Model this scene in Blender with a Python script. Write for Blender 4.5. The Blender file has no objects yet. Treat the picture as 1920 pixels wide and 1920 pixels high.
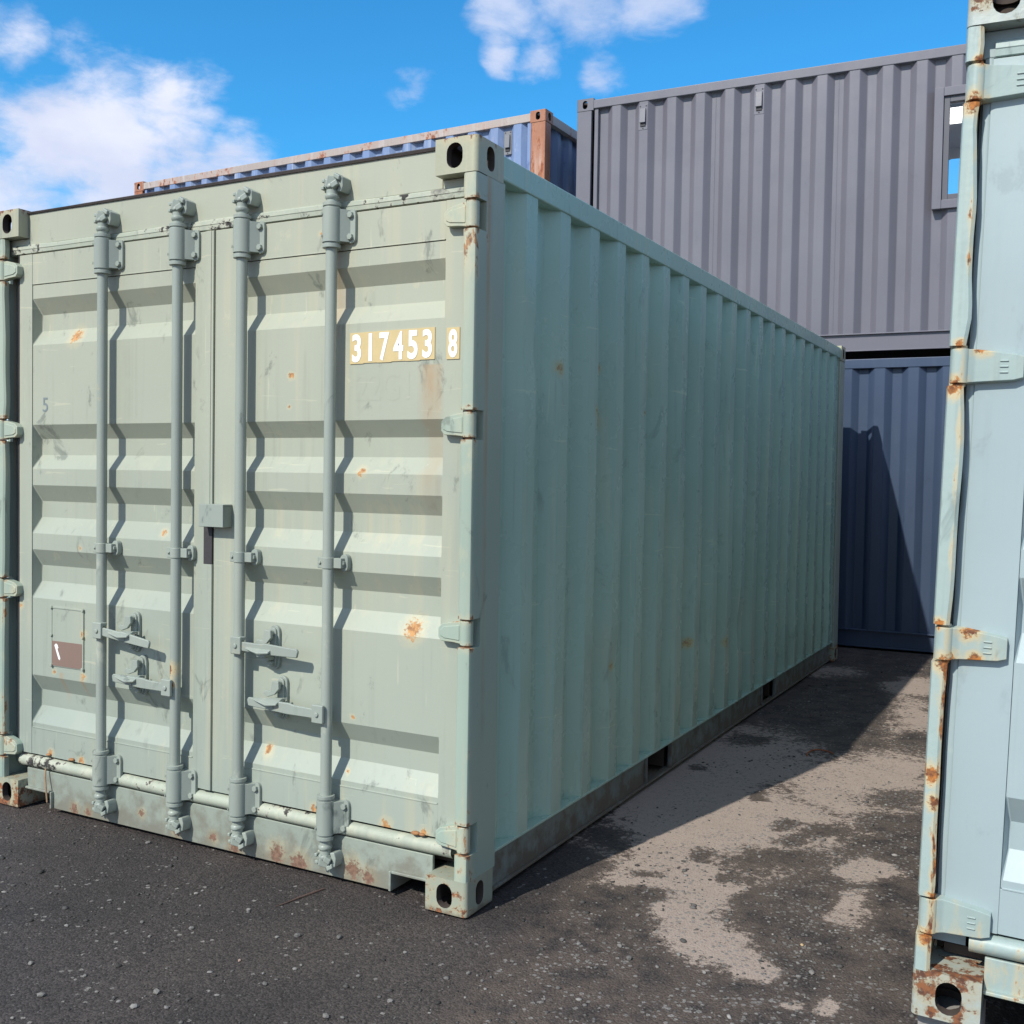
import bpy, bmesh, math, random
import numpy as np
from mathutils import Vector, Matrix, Euler

# ------------------------------------------------------------------ camera, world, sun, exposure
scene = bpy.context.scene
COL = scene.collection
rng = np.random.default_rng(7)
random.seed(7)

def look_matrix(yaw, pitch, roll, loc):
    f = Vector((math.sin(yaw)*math.cos(pitch), math.cos(yaw)*math.cos(pitch), math.sin(pitch)))
    r = Vector((math.cos(yaw), -math.sin(yaw), 0)); u = r.cross(f)
    c, s = math.cos(roll), math.sin(roll)
    r2 = c*r + s*u; u2 = -s*r + c*u
    m = Matrix((r2, u2, -f)).transposed().to_4x4(); m.translation = loc
    return m

cam_data = bpy.data.cameras.new('camera')
cam_data.sensor_width = 36.0
cam_data.lens = 1977.3179/1920*36
cam_data.clip_start = 0.05; cam_data.clip_end = 2000
cam = bpy.data.objects.new('camera', cam_data); COL.objects.link(cam)
cam.matrix_world = look_matrix(-.49592, -.032868, .016263, Vector((1.7675, -2.9902, 1.4740)))
scene.camera = cam

SUN = Vector((-.262, -1.12, 1.0)).normalized()          # towards the sun
EL = math.asin(SUN.z); AZ = math.atan2(SUN.x, SUN.y)    # clockwise from +y
sun_data = bpy.data.lights.new('sun', 'SUN'); sun_data.energy = 3.9; sun_data.angle = math.radians(.53)
sun_data.color = (1.0, .955, .87)
sun = bpy.data.objects.new('sun', sun_data); COL.objects.link(sun)
sun.rotation_euler = SUN.to_track_quat('Z', 'Y').to_euler(); sun.location = (0, 0, 30)

vs = scene.view_settings
vs.view_transform = 'Standard'; vs.look = 'None'; vs.exposure = .38; vs.gamma = 1.0; vs.use_curve_mapping = False
scene.cycles.max_bounces = 6; scene.cycles.diffuse_bounces = 4; scene.cycles.transparent_max_bounces = 8


class NT:
    """small helper for writing node trees"""
    def __init__(s, tree):
        s.t = tree; tree.nodes.clear()
    def n(s, kind, **props):
        nd = s.t.nodes.new(kind)
        for k, v in props.items(): setattr(nd, k, v)
        return nd
    def put(s, sock, v):
        if v is None: return
        if hasattr(v, 'is_output') or isinstance(v, bpy.types.NodeSocket): s.t.links.new(v, sock)
        else:
            if sock.type == 'RGBA' and hasattr(v, '__len__') and len(v) == 3: v = (*v, 1)
            sock.default_value = v
    def m(s, op, a, b=None, c=None, clamp=False):
        nd = s.n('ShaderNodeMath', operation=op, use_clamp=clamp)
        s.put(nd.inputs[0], a); s.put(nd.inputs[1], b); s.put(nd.inputs[2], c)
        return nd.outputs[0]
    def vm(s, op, a, b=None, out=0):
        nd = s.n('ShaderNodeVectorMath', operation=op)
        s.put(nd.inputs[0], a); s.put(nd.inputs[1], b)
        return nd.outputs[out]
    def mix(s, f, a, b, blend='MIX'):
        nd = s.n('ShaderNodeMix', data_type='RGBA', blend_type=blend)
        s.put(nd.inputs[0], f); s.put(nd.inputs[6], a); s.put(nd.inputs[7], b)
        return nd.outputs[2]
    def noise(s, vec, scale, detail=4, rough=.55, dist=0, out=0):
        nd = s.n('ShaderNodeTexNoise'); s.put(nd.inputs['Vector'], vec)
        nd.inputs['Scale'].default_value = scale; nd.inputs['Detail'].default_value = detail
        nd.inputs['Roughness'].default_value = rough; nd.inputs['Distortion'].default_value = dist
        return nd.outputs[out]
    def voro(s, vec, scale, feature='F1', rnd=1):
        nd = s.n('ShaderNodeTexVoronoi', feature=feature); s.put(nd.inputs['Vector'], vec)
        nd.inputs['Scale'].default_value = scale; nd.inputs['Randomness'].default_value = rnd
        return nd
    def mr(s, x, a, b, c=0., d=1., smooth=True):
        nd = s.n('ShaderNodeMapRange', interpolation_type='SMOOTHSTEP' if smooth else 'LINEAR', clamp=True)
        for i, v in enumerate((x, a, b, c, d)): s.put(nd.inputs[i], v)
        return nd.outputs[0]
    def mapv(s, vec, scale=(1, 1, 1), loc=(0, 0, 0)):
        nd = s.n('ShaderNodeMapping'); s.put(nd.inputs[0], vec)
        nd.inputs['Scale'].default_value = scale; nd.inputs['Location'].default_value = loc
        return nd.outputs[0]


# sky: Nishita daylight with broken cloud
CLOUDS = [(-0.752, 0.604, 0.262, 0.12), (-0.686, 0.662, 0.30, 0.07), (-0.662, 0.696, 0.277, 0.070), (-0.736, 0.629, 0.25, 0.135),
          (-0.785, 0.578, 0.225, 0.09), (-0.758, 0.558, 0.337, 0.032), (-0.452, 0.797, 0.402, 0.040), (-0.385, 0.82, 0.418, 0.068),
          (-0.327, 0.847, 0.415, 0.050), (-0.431, 0.822, 0.373, 0.03), (-0.464, 0.805, 0.37, 0.024), (-0.384, 0.854, 0.351, 0.034),
          (-0.533, 0.776, 0.336, 0.024), (-0.691, 0.675, 0.256, 0.09)]
world = bpy.data.worlds.new('World'); scene.world = world; world.use_nodes = True
W = NT(world.node_tree)
sky = W.n('ShaderNodeTexSky', sky_type='NISHITA')
sky.sun_disc = False; sky.sun_elevation = EL; sky.sun_rotation = AZ
sky.air_density = 1.0; sky.dust_density = .35; sky.ozone_density = 2.2
tc = W.n('ShaderNodeTexCoord').outputs['Generated']
dirv = W.vm('NORMALIZE', tc)
skyc = W.n('ShaderNodeHueSaturation'); skyc.inputs['Saturation'].default_value = 1.22; skyc.inputs['Value'].default_value = 1.0
W.put(skyc.inputs['Color'], sky.outputs[0])
_h = W.n('ShaderNodeSeparateXYZ'); W.put(_h.inputs[0], dirv)
tint = W.mix(W.mr(_h.outputs[2], .0, .24), (.78, .86, 1.25), (.36, .96, 1.10))      # paler and less saturated towards the horizon
skyt = W.mix(1.0, skyc.outputs[0], tint, 'MULTIPLY')
warp = W.vm('SCALE', W.vm('SUBTRACT', W.noise(dirv, 9, 3, .6, out=1), (.5, .5, .5))); warp.node.inputs[3].default_value = .06
pd = W.vm('ADD', dirv, warp)
mask = None
for (x, y, z, r) in CLOUDS:
    d = W.vm('DISTANCE', pd, (x, y, z), out=1)
    k = W.mr(d, 0., r*(1.12 if z < .33 else 1.5), 1. if z < .33 else .80, 0.)
    mask = k if mask is None else W.m('MAXIMUM', mask, k)
flat = W.mapv(dirv, (1, 1, 2.0))
n1 = W.noise(flat, 8.0, 6, .58, .25); n2 = W.noise(flat, 2.6, 4, .55)
away = W.mr(W.vm('DISTANCE', dirv, (-.45, .83, .33), out=1), .45, .8)   # unseen clouds outside the view, coverage raised to whiten the ambient light
glob = W.m('MULTIPLY', W.mr(n2, .36, .52), away)
mask = W.m('MAXIMUM', mask, glob)
_s = W.n('ShaderNodeSeparateXYZ'); W.put(_s.inputs[0], dirv); dirv_z = _s.outputs[2]
n3 = W.noise(flat, 26., 5, .6, .3)
turb = W.m('ADD', W.m('MULTIPLY', W.m('SUBTRACT', n1, .5), 1.7), W.m('MULTIPLY', W.m('SUBTRACT', n3, .5), .9))
dens = W.mr(W.m('ADD', mask, W.m('MULTIPLY', turb, W.mr(mask, .0, .3))), .26, 1.05)
lum = W.mr(W.noise(flat, 10, 5, .5), .3, .75)
dens = W.m('MULTIPLY', dens, W.mr(dirv_z, .34, .40, 1., .72))
cloudc = W.mix(lum, (3.75, 4.0, 5.0), (4.9, 5.0, 5.7))
bgc = W.mix(W.m('MULTIPLY', dens, .93), skyt, cloudc)
bg = W.n('ShaderNodeBackground'); W.put(bg.inputs[0], bgc); bg.inputs[1].default_value = .145
wo = W.n('ShaderNodeOutputWorld'); W.t.links.new(bg.outputs[0], wo.inputs[0])


# ------------------------------------------------------------------ materials
def new_mat(name):
    m = bpy.data.materials.new(name); m.use_nodes = True
    T = NT(m.node_tree)
    out = T.n('ShaderNodeOutputMaterial'); b = T.n('ShaderNodeBsdfPrincipled')
    T.t.links.new(b.outputs[0], out.inputs[0])
    return m, T, b

def plain(name, col, rough=.5, metal=0., var=.15, scale=6., bump=.0):
    m, T, b = new_mat(name)
    co = T.n('ShaderNodeTexCoord').outputs['Object']
    n = T.noise(co, scale, 6, .6)
    c = T.mix(n, tuple(v*(1-var) for v in col), tuple(min(1, v*(1+var)) for v in col))
    T.put(b.inputs['Base Color'], c); b.inputs['Roughness'].default_value = rough; b.inputs['Metallic'].default_value = metal
    if bump:
        bp = T.n('ShaderNodeBump'); bp.inputs['Strength'].default_value = bump; bp.inputs['Distance'].default_value = .004
        T.put(bp.inputs['Height'], T.noise(co, scale*6, 6, .65)); T.t.links.new(bp.outputs[0], b.inputs['Normal'])
    return m

def paint(name, base, bleach, grime, rust=.15, streak=.5, scuff=.25, rough=.42, spots=(), plane='xz', jitter=True,
          rustcol=((.33, .115, .032), (.10, .045, .028)), halo=(.52, .40, .20), bump=.12, drips=(), fade=.0, mud=.0, band=None, hk=.75, rz=1., scratch=.0, mudz=(.0, .42)):
    """weathered gloss paint: fading, run streaks, scuffs, rust chips with a stained halo"""
    m, T, b = new_mat(name)
    co0 = T.n('ShaderNodeTexCoord').outputs['Object']
    co = co0
    if jitter:
        rd = T.n('ShaderNodeObjectInfo').outputs['Random']
        off = T.n('ShaderNodeCombineXYZ')
        T.put(off.inputs[0], T.m('MULTIPLY', rd, 13.)); T.put(off.inputs[1], T.m('MULTIPLY', rd, 7.)); T.put(off.inputs[2], T.m('MULTIPLY', rd, 29.))
        co = T.vm('ADD', co0, off.outputs[0])
    big = T.noise(co, .9, 3, .55)
    mid = T.noise(co, 4.5, 4, .62)
    c = T.mix(T.mr(big, .3, .7), tuple(v*.93 for v in base), tuple(v*1.06 for v in base))
    # vertical runs: bleached and dirty
    sv = T.mapv(co, (16, 16, .55)); st = T.noise(sv, 1., 3, .6)
    sv2 = T.mapv(co, (38, 38, .9), (3, 5, 1)); st2 = T.noise(sv2, 1., 2, .6)
    gate = T.mr(T.noise(co, 1.6, 3, .5), .38, .62)
    c = T.mix(T.m('MULTIPLY', T.m('MULTIPLY', T.mr(st, .48, .72), gate), streak*.75), c, bleach)
    c = T.mix(T.m('MULTIPLY', T.mr(st2, .54, .74), T.m('MULTIPLY', T.mr(mid, .4, .65), streak*.42)), c, grime)
    if fade:
        sz = T.n('ShaderNodeSeparateXYZ'); T.put(sz.inputs[0], co0)
        fz = T.m('MULTIPLY', T.mr(T.m('ADD', sz.outputs[2], T.m('MULTIPLY', T.m('SUBTRACT', big, .5), 2.2)), .2, 2.3, 0., 1., smooth=False), fade)
        c = T.mix(fz, c, bleach)
    # scuffs
    sc = T.mr(T.noise(T.mapv(co, (1, 1, .55)), 7.5, 5, .7, .6), .60, .70)
    c = T.mix(T.m('MULTIPLY', sc, scuff), c, tuple(v*.62 for v in grime))
    sc2 = T.mr(T.noise(T.mapv(co, (1.3, 1.3, .8), (9, 2, 4)), 5.2, 5, .72), .63, .72)
    c = T.mix(T.m('MULTIPLY', sc2, scuff*.8), c, tuple(min(1, v*1.12) for v in bleach))
    # rust
    fine = T.noise(T.mapv(co, (1, 1, rz)) if rz != 1. else co, 26., 5, .68); g2 = T.noise(co, 2.1, 3, .55)
    th = .80-.42*rust
    if band:
        sb = T.n('ShaderNodeSeparateXYZ'); T.put(sb.inputs[0], co0)
        bd = T.mr(T.m('ABSOLUTE', T.m('SUBTRACT', sb.outputs['xyz'.index(band[0])], band[1])), 0., band[2], band[3], 0.)
        g2 = T.m('ADD', g2, bd)
    r = T.mr(T.m('ADD', T.m('MULTIPLY', fine, .55), T.m('MULTIPLY', g2, .45)), th-.02, th+.025)
    h = T.mr(T.m('ADD', T.m('MULTIPLY', fine, .40), T.m('MULTIPLY', g2, .60)), th-.09, th+.03)
    h = T.m('MULTIPLY', h, .55)
    if spots or drips:
        sx = T.n('ShaderNodeSeparateXYZ'); T.put(sx.inputs[0], co0)
        a, bb = (sx.outputs[0], sx.outputs[2]) if plane == 'xz' else (sx.outputs[1], sx.outputs[2])
        wz = T.vm('SCALE', T.vm('SUBTRACT', T.noise(co0, 30, 4, .6, out=1), (.5, .5, .5))); wz.node.inputs[3].default_value = .03
        cb = T.n('ShaderNodeCombineXYZ'); T.put(cb.inputs[0], a); T.put(cb.inputs[1], bb)
        p2 = T.vm('ADD', cb.outputs[0], wz)
        sm = None
        for (sa, sb, sr) in spots:
            k = T.mr(T.vm('DISTANCE', p2, (sa, sb, 0), out=1), 0, sr, 1, 0, smooth=False)
            sm = k if sm is None else T.m('MAXIMUM', sm, k)
        if sm is not None:
            grain = T.noise(co0, 75., 6, .7)
            r = T.m('MAXIMUM', r, T.mr(T.m('ADD', T.m('MULTIPLY', sm, .55), T.m('MULTIPLY', grain, .75)), .68, .80))
            h = T.m('MAXIMUM', h, T.m('MULTIPLY', T.mr(T.m('ADD', sm, T.m('MULTIPLY', T.m('SUBTRACT', grain, .5), .8)), .05, .7), hk))
        # drips: x, top z, length, width
        dm = None
        for (dx, dz, dl, dw) in drips:
            w = T.mr(T.m('ABSOLUTE', T.m('SUBTRACT', a, T.m('ADD', dx, T.m('MULTIPLY', T.m('SUBTRACT', st2, .5), dw*.8)))), 0, dw, 1, 0)
            l = T.m('MULTIPLY', T.mr(bb, dz-dl, dz, 0, 1), T.mr(bb, dz, dz+.01, 1, 0))
            k = T.m('MULTIPLY', w, l)
            dm = k if dm is None else T.m('MAXIMUM', dm, k)
        if dm is not None:
            c = T.mix(T.m('MULTIPLY', dm, T.mr(mid, .25, .6, .3, .8)), c, (.36, .24, .13))
    if scratch:
        k1 = T.mr(T.noise(T.mapv(co, (2.2, 2.2, 30), (4, 1, 2)), 1.4, 3, .6, .8), .685, .70)
        k2 = T.mr(T.noise(T.mapv(co, (24, 24, 1.2), (1, 7, 2)), 1.6, 3, .6, .5), .70, .715)
        c = T.mix(T.m('MULTIPLY', T.m('MAXIMUM', k1, k2), scratch), c, tuple(min(1, v*1.25) for v in bleach))
    c = T.mix(h, c, halo)
    if mud:
        sx2 = T.n('ShaderNodeSeparateXYZ'); T.put(sx2.inputs[0], co0)
        mm = T.m('ADD', T.mr(sx2.outputs[2], mudz[0], mudz[1], 1., 0., smooth=False), T.m('MULTIPLY', T.m('SUBTRACT', T.noise(co0, 11, 5, .65), .5), 1.5))
        c = T.mix(T.m('MULTIPLY', T.mr(mm, .55, 1.0), mud), c, (.125, .096, .070))
    rc = T.mix(T.mr(T.noise(co, 60, 5, .6), .38, .62), rustcol[0], rustcol[1])
    c = T.mix(r, c, rc)
    T.put(b.inputs['Base Color'], c)
    T.put(b.inputs['Roughness'], T.m('ADD', T.m('ADD', rough, T.m('MULTIPLY', T.m('SUBTRACT', mid, .5), .22)), T.m('MULTIPLY', r, .4), clamp=True))
    b.inputs['Specular IOR Level'].default_value = .42
    bp = T.n('ShaderNodeBump'); bp.inputs['Strength'].default_value = bump; bp.inputs['Distance'].default_value = .006
    hh = T.m('ADD', T.m('MULTIPLY', T.noise(co, 45, 3, .6), .35), T.m('MULTIPLY', T.noise(co, 9, 3, .6), .8))
    hh = T.m('SUBTRACT', hh, T.m('MULTIPLY', r, .5))
    T.put(bp.inputs['Height'], hh); T.t.links.new(bp.outputs[0], b.inputs['Normal'])
    return m

OX, OY = 1.219, -3.029       # builders work with the near right bottom corner at 0; parts are stored about the base centre
def loc_spots(lst): return [(a+OX, z, r) for a, z, r in lst]

SPOTS = [(-1.993, 2.038, .075), (-1.473, 1.227, .034), (-1.947, 1.148, .02), (-0.49, 1.484, .036), (-0.266, .937, .085), (-0.81, 1.834, .03),
         (-.819, 1.72, .018), (-.68, 2.337, .022), (-1.923, .782, .032), (-2.106, .609, .026), (-1.925, .605, .032), (-.93, .425, .042),
         (-.513, .605, .02), (-1.93, .243, .04), (-2.12, .25, .035), (-.36, .238, .05), (-.2, .24, .04), (-.678, .245, .045), (-.546, .401, .02), (-2.316, .877, .03)]
SILLS = [(-1.969, .03, .06), (-1.886, .03, .05), (-1.571, .08, .04), (-1.376, .04, .05), (-1.176, .051, .05), (-1.065, .03, .075),
         (-.853, .048, .09), (-.75, .03, .09), (-.506, .055, .085), (-.435, .04, .07), (-.602, .085, .04)]
SIDES = [(1.113, 1.716, .07), (1.13, 1.942, .04), (1.017, 1.755, .035), (1.571, 1.778, .025), (1.251, .656, .035), (1.077, .705, .035), (.667, 1.896, .05), (2.3, .62, .05), (2.9, .55, .05)]

GREEN = (.285, .325, .278); GB = (.405, .39, .28); GG = (.155, .175, .155)
P_DOOR = paint('green_door_paint', GREEN, GB, GG, rust=.14, streak=.9, scuff=.55, spots=loc_spots(SPOTS), jitter=False, fade=.50, hk=.4, scratch=.35,
               rustcol=((.47, .25, .095), (.26, .13, .06)), halo=(.54, .46, .27),
               drips=[(-2.06+OX, .60, .16, .02), (-1.93+OX, .60, .14, .016), (-.62+OX, 2.38, .9, .05), (-.2+OX, 1.85, .7, .06)])
P_FRAME = paint('green_frame_paint', GREEN, GB, GG, rust=.30, streak=.7, scuff=.45, fade=.5, jitter=False)
P_POST = paint('green_post_paint', (.27, .35, .295), GB, GG, rust=.30, streak=.8, scuff=.5, fade=.35, rz=.4, hk=.5,
               spots=[(OY+.012, z, .03) for z in (2.288, 2.388, 1.596, 1.695, .904, 1.0, .205, .308)], jitter=False, plane='yz', band=('y', OY+.012, .035, .15),
               drips=[(.085+OY, 2.49, 2.35, .019)], rustcol=((.36, .20, .10), (.17, .095, .055)), halo=(.47, .43, .29))
P_SILL = paint('green_sill_paint', (.26, .295, .25), GB, GG, rust=.24, streak=.3, scuff=.5, spots=loc_spots(SILLS), jitter=False, mud=.55,
               rustcol=((.215, .125, .085), (.13, .075, .05)), hk=.35)
P_CAST = paint('green_casting_paint', (.29, .31, .24), GB, GG, rust=.60, streak=1.1, scuff=.6, bump=.3, mud=.8, mudz=(-.062, .0), band=('z', -.06, .05, .10),
               rustcol=((.28, .105, .04), (.11, .05, .03)), halo=(.44, .35, .20))
P_CASTT = paint('green_top_casting_paint', (.32, .325, .235), (.46, .42, .27), GG, rust=.40, streak=1.2, scuff=.5, bump=.35, band=('z', .085, .09, .24), rz=.35,
               rustcol=((.25, .12, .075), (.14, .07, .045)), halo=(.44, .37, .22))
P_ROD = paint('green_lock_gear_paint', (.265, .300, .262), (.38, .385, .31), (.15, .18, .165), rust=.24, streak=.4, scuff=.75, rough=.40)
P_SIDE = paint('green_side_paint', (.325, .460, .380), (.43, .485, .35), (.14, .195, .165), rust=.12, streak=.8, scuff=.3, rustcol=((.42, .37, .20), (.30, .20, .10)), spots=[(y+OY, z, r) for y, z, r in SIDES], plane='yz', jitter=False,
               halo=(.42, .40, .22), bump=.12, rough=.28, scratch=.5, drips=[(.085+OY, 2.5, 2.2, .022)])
P_RAIL = paint('grey_green_bottom_rail_paint', (.20, .235, .22), (.30, .31, .26), (.10, .11, .10), rust=.25, streak=.3, scuff=.5, rough=.6, mud=.9)
P_RODR = paint('green_lock_rod_rusty', (.265, .300, .262), (.38, .385, .31), (.15, .18, .165), rust=.24, streak=.4, scuff=.75, rough=.40, jitter=False, spots=[(-.012, .70, .055), (-.004, .645, .03)])
P_GASK = paint('painted_gasket', (.325, .355, .285), (.44, .44, .33), (.13, .12, .11), rust=.53, streak=.8, scuff=.8, rough=.6, rustcol=((.06, .055, .05), (.03, .03, .03)), halo=(.47, .46, .36))
RUBBER = plain('black_rubber', (.035, .033, .036), .7, var=.4, scale=14, bump=.4)
BOLT = plain('weathered_bolt', (.30, .27, .20), .5, .2, var=.4, scale=40)
PLATE = paint('brown_bare_plate', (.205, .138, .112), (.29, .21, .17), (.14, .08, .06), rust=.25, streak=.2, scuff=.4, rough=.5)
GOLD = plain('ochre_decal', (.52, .405, .20), .5, var=.12, scale=25)
WHITE = plain('white_decal', (.80, .80, .78), .45, var=.03)
GREY5 = plain('grey_lettering', (.165, .20, .205), .5, var=.2, scale=40)
BLUEG = (.298, .372, .382)
P_PALE = paint('pale_blue_paint', BLUEG, (.42, .44, .38), (.20, .24, .255), rust=.11, streak=.45, scuff=.2)
P_PALEF = paint('pale_blue_frame_paint', (.305, .385, .365), (.47, .45, .32), (.18, .22, .21), rust=.40, streak=.9, scuff=.5, bump=.35, jitter=False, band=('x', OX-2.402, .018, .22), rz=.3,
                spots=[(OX-2.412+dx, z, r) for z, r, dx in ((2.286, .055, 0), (2.390, .03, .015), (1.594, .05, -.01), (1.697, .028, .0), (.902, .055, .01), (1.002, .028, -.01), (.203, .045, 0), (.31, .025, .01))]+[(OX-2.36, 1.69, .04), (OX-2.35, .995, .05), (OX-2.34, .915, .04), (OX-2.42, .62, .05), (OX-2.41, .55, .04)],
                rustcol=((.40, .15, .035), (.13, .05, .025)), halo=(.56, .41, .19))
P_PALEC = paint('pale_blue_casting_paint', (.33, .38, .36), (.45, .42, .30), (.14, .13, .09), rust=.50, streak=.7, scuff=.8, bump=.5,
                rustcol=((.22, .085, .035), (.09, .04, .025)), halo=(.36, .29, .16), spots=[(-.045, .01, .06)], plane='xz')
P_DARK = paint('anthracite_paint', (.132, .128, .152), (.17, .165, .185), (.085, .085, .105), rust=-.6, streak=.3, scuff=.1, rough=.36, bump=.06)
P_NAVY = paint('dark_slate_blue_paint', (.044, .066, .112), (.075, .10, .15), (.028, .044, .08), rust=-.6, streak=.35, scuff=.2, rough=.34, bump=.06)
P_BLUE = paint('faded_blue_paint', (.16, .23, .39), (.33, .38, .48), (.06, .11, .30), rz=.22, rust=.30, streak=1.2, scuff=.5, rustcol=((.40, .22, .15), (.22, .10, .06)), halo=(.3, .3, .42))
P_RUSTY = paint('rust_flaked_paint', (.31, .125, .065), (.47, .36, .30), (.15, .06, .035), rz=.2, rust=.50, streak=1.2, scuff=.8, bump=.5, rustcol=((.22, .07, .035), (.33, .12, .05)), halo=(.40, .17, .09))
P_RUSTRAIL = paint('rust_stained_rail_paint', (.36, .31, .28), (.46, .42, .40), (.30, .13, .08), rz=.5, rust=.50, streak=1.3, scuff=.6, rustcol=((.32, .12, .06), (.2, .08, .05)), halo=(.42, .24, .17))
VENT = plain('grey_vent_plastic', (.16, .165, .18), .5)
DARKIN = plain('dark_floor_boards', (.06, .045, .035), .8, var=.3)
ROOMW = plain('room_lining', (.62, .61, .63), .7, var=.03)
FRAMEM = plain('dark_window_frame', (.075, .073, .088), .4, var=.05)
RUSTM = plain('flaking_rust', (.30, .145, .06), .9, var=.6, scale=60, bump=.6)
CAVITY = plain('rusty_casting_cavity', (.055, .04, .032), .9, var=.5, scale=30)
WOOD = plain('dry_stalk', (.30, .19, .11), .8, var=.3, scale=40)
WIREM = plain('rusty_wire', (.30, .085, .03), .8, var=.4, scale=60)

def glass():
    m, T, b = new_mat('window_glass'); T.t.nodes.remove(b)
    tr = T.n('ShaderNodeBsdfTransparent'); tr.inputs[0].default_value = (.93, .95, .95, 1)
    gl = T.n('ShaderNodeBsdfGlossy'); gl.inputs['Roughness'].default_value = .02
    fr = T.n('ShaderNodeFresnel'); fr.inputs[0].default_value = 1.5
    mx = T.n('ShaderNodeMixShader'); T.put(mx.inputs[0], fr.outputs[0]); T.t.links.new(tr.outputs[0], mx.inputs[1]); T.t.links.new(gl.outputs[0], mx.inputs[2])
    out = [n for n in T.t.nodes if n.type == 'OUTPUT_MATERIAL'][0]; T.t.links.new(mx.outputs[0], out.inputs[0])
    return m
GLASS = glass()
def emit(name, col, s):
    m, T, b = new_mat(name); b.inputs['Base Color'].default_value = (*col, 1)
    b.inputs['Emission Color'].default_value = (*col, 1); b.inputs['Emission Strength'].default_value = s
    return m
LAMP = emit('lit_lamp_panel', (1, .98, .95), 3.0)


# ------------------------------------------------------------------ mesh builder
def fbm(x, y, seed, scale=1., octv=4, gain=.5):
    """tileable-free value noise in 0..1 on arrays"""
    out = np.zeros_like(x, float); amp = 1.; tot = 0.
    r = np.random.default_rng(seed)
    for o in range(octv):
        g = r.random((256, 256)); f = scale*2**o
        u = x*f+17.3*o+101; v = y*f+9.1*o+57
        i = np.floor(u).astype(int); j = np.floor(v).astype(int); a = u-i; b_ = v-j
        a = a*a*(3-2*a); b_ = b_*b_*(3-2*b_)
        i0, i1, j0, j1 = i % 256, (i+1) % 256, j % 256, (j+1) % 256
        out += amp*((g[i0, j0]*(1-a)+g[i1, j0]*a)*(1-b_)+(g[i0, j1]*(1-a)+g[i1, j1]*a)*b_)
        tot += amp; amp *= gain
    return out/tot

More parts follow.
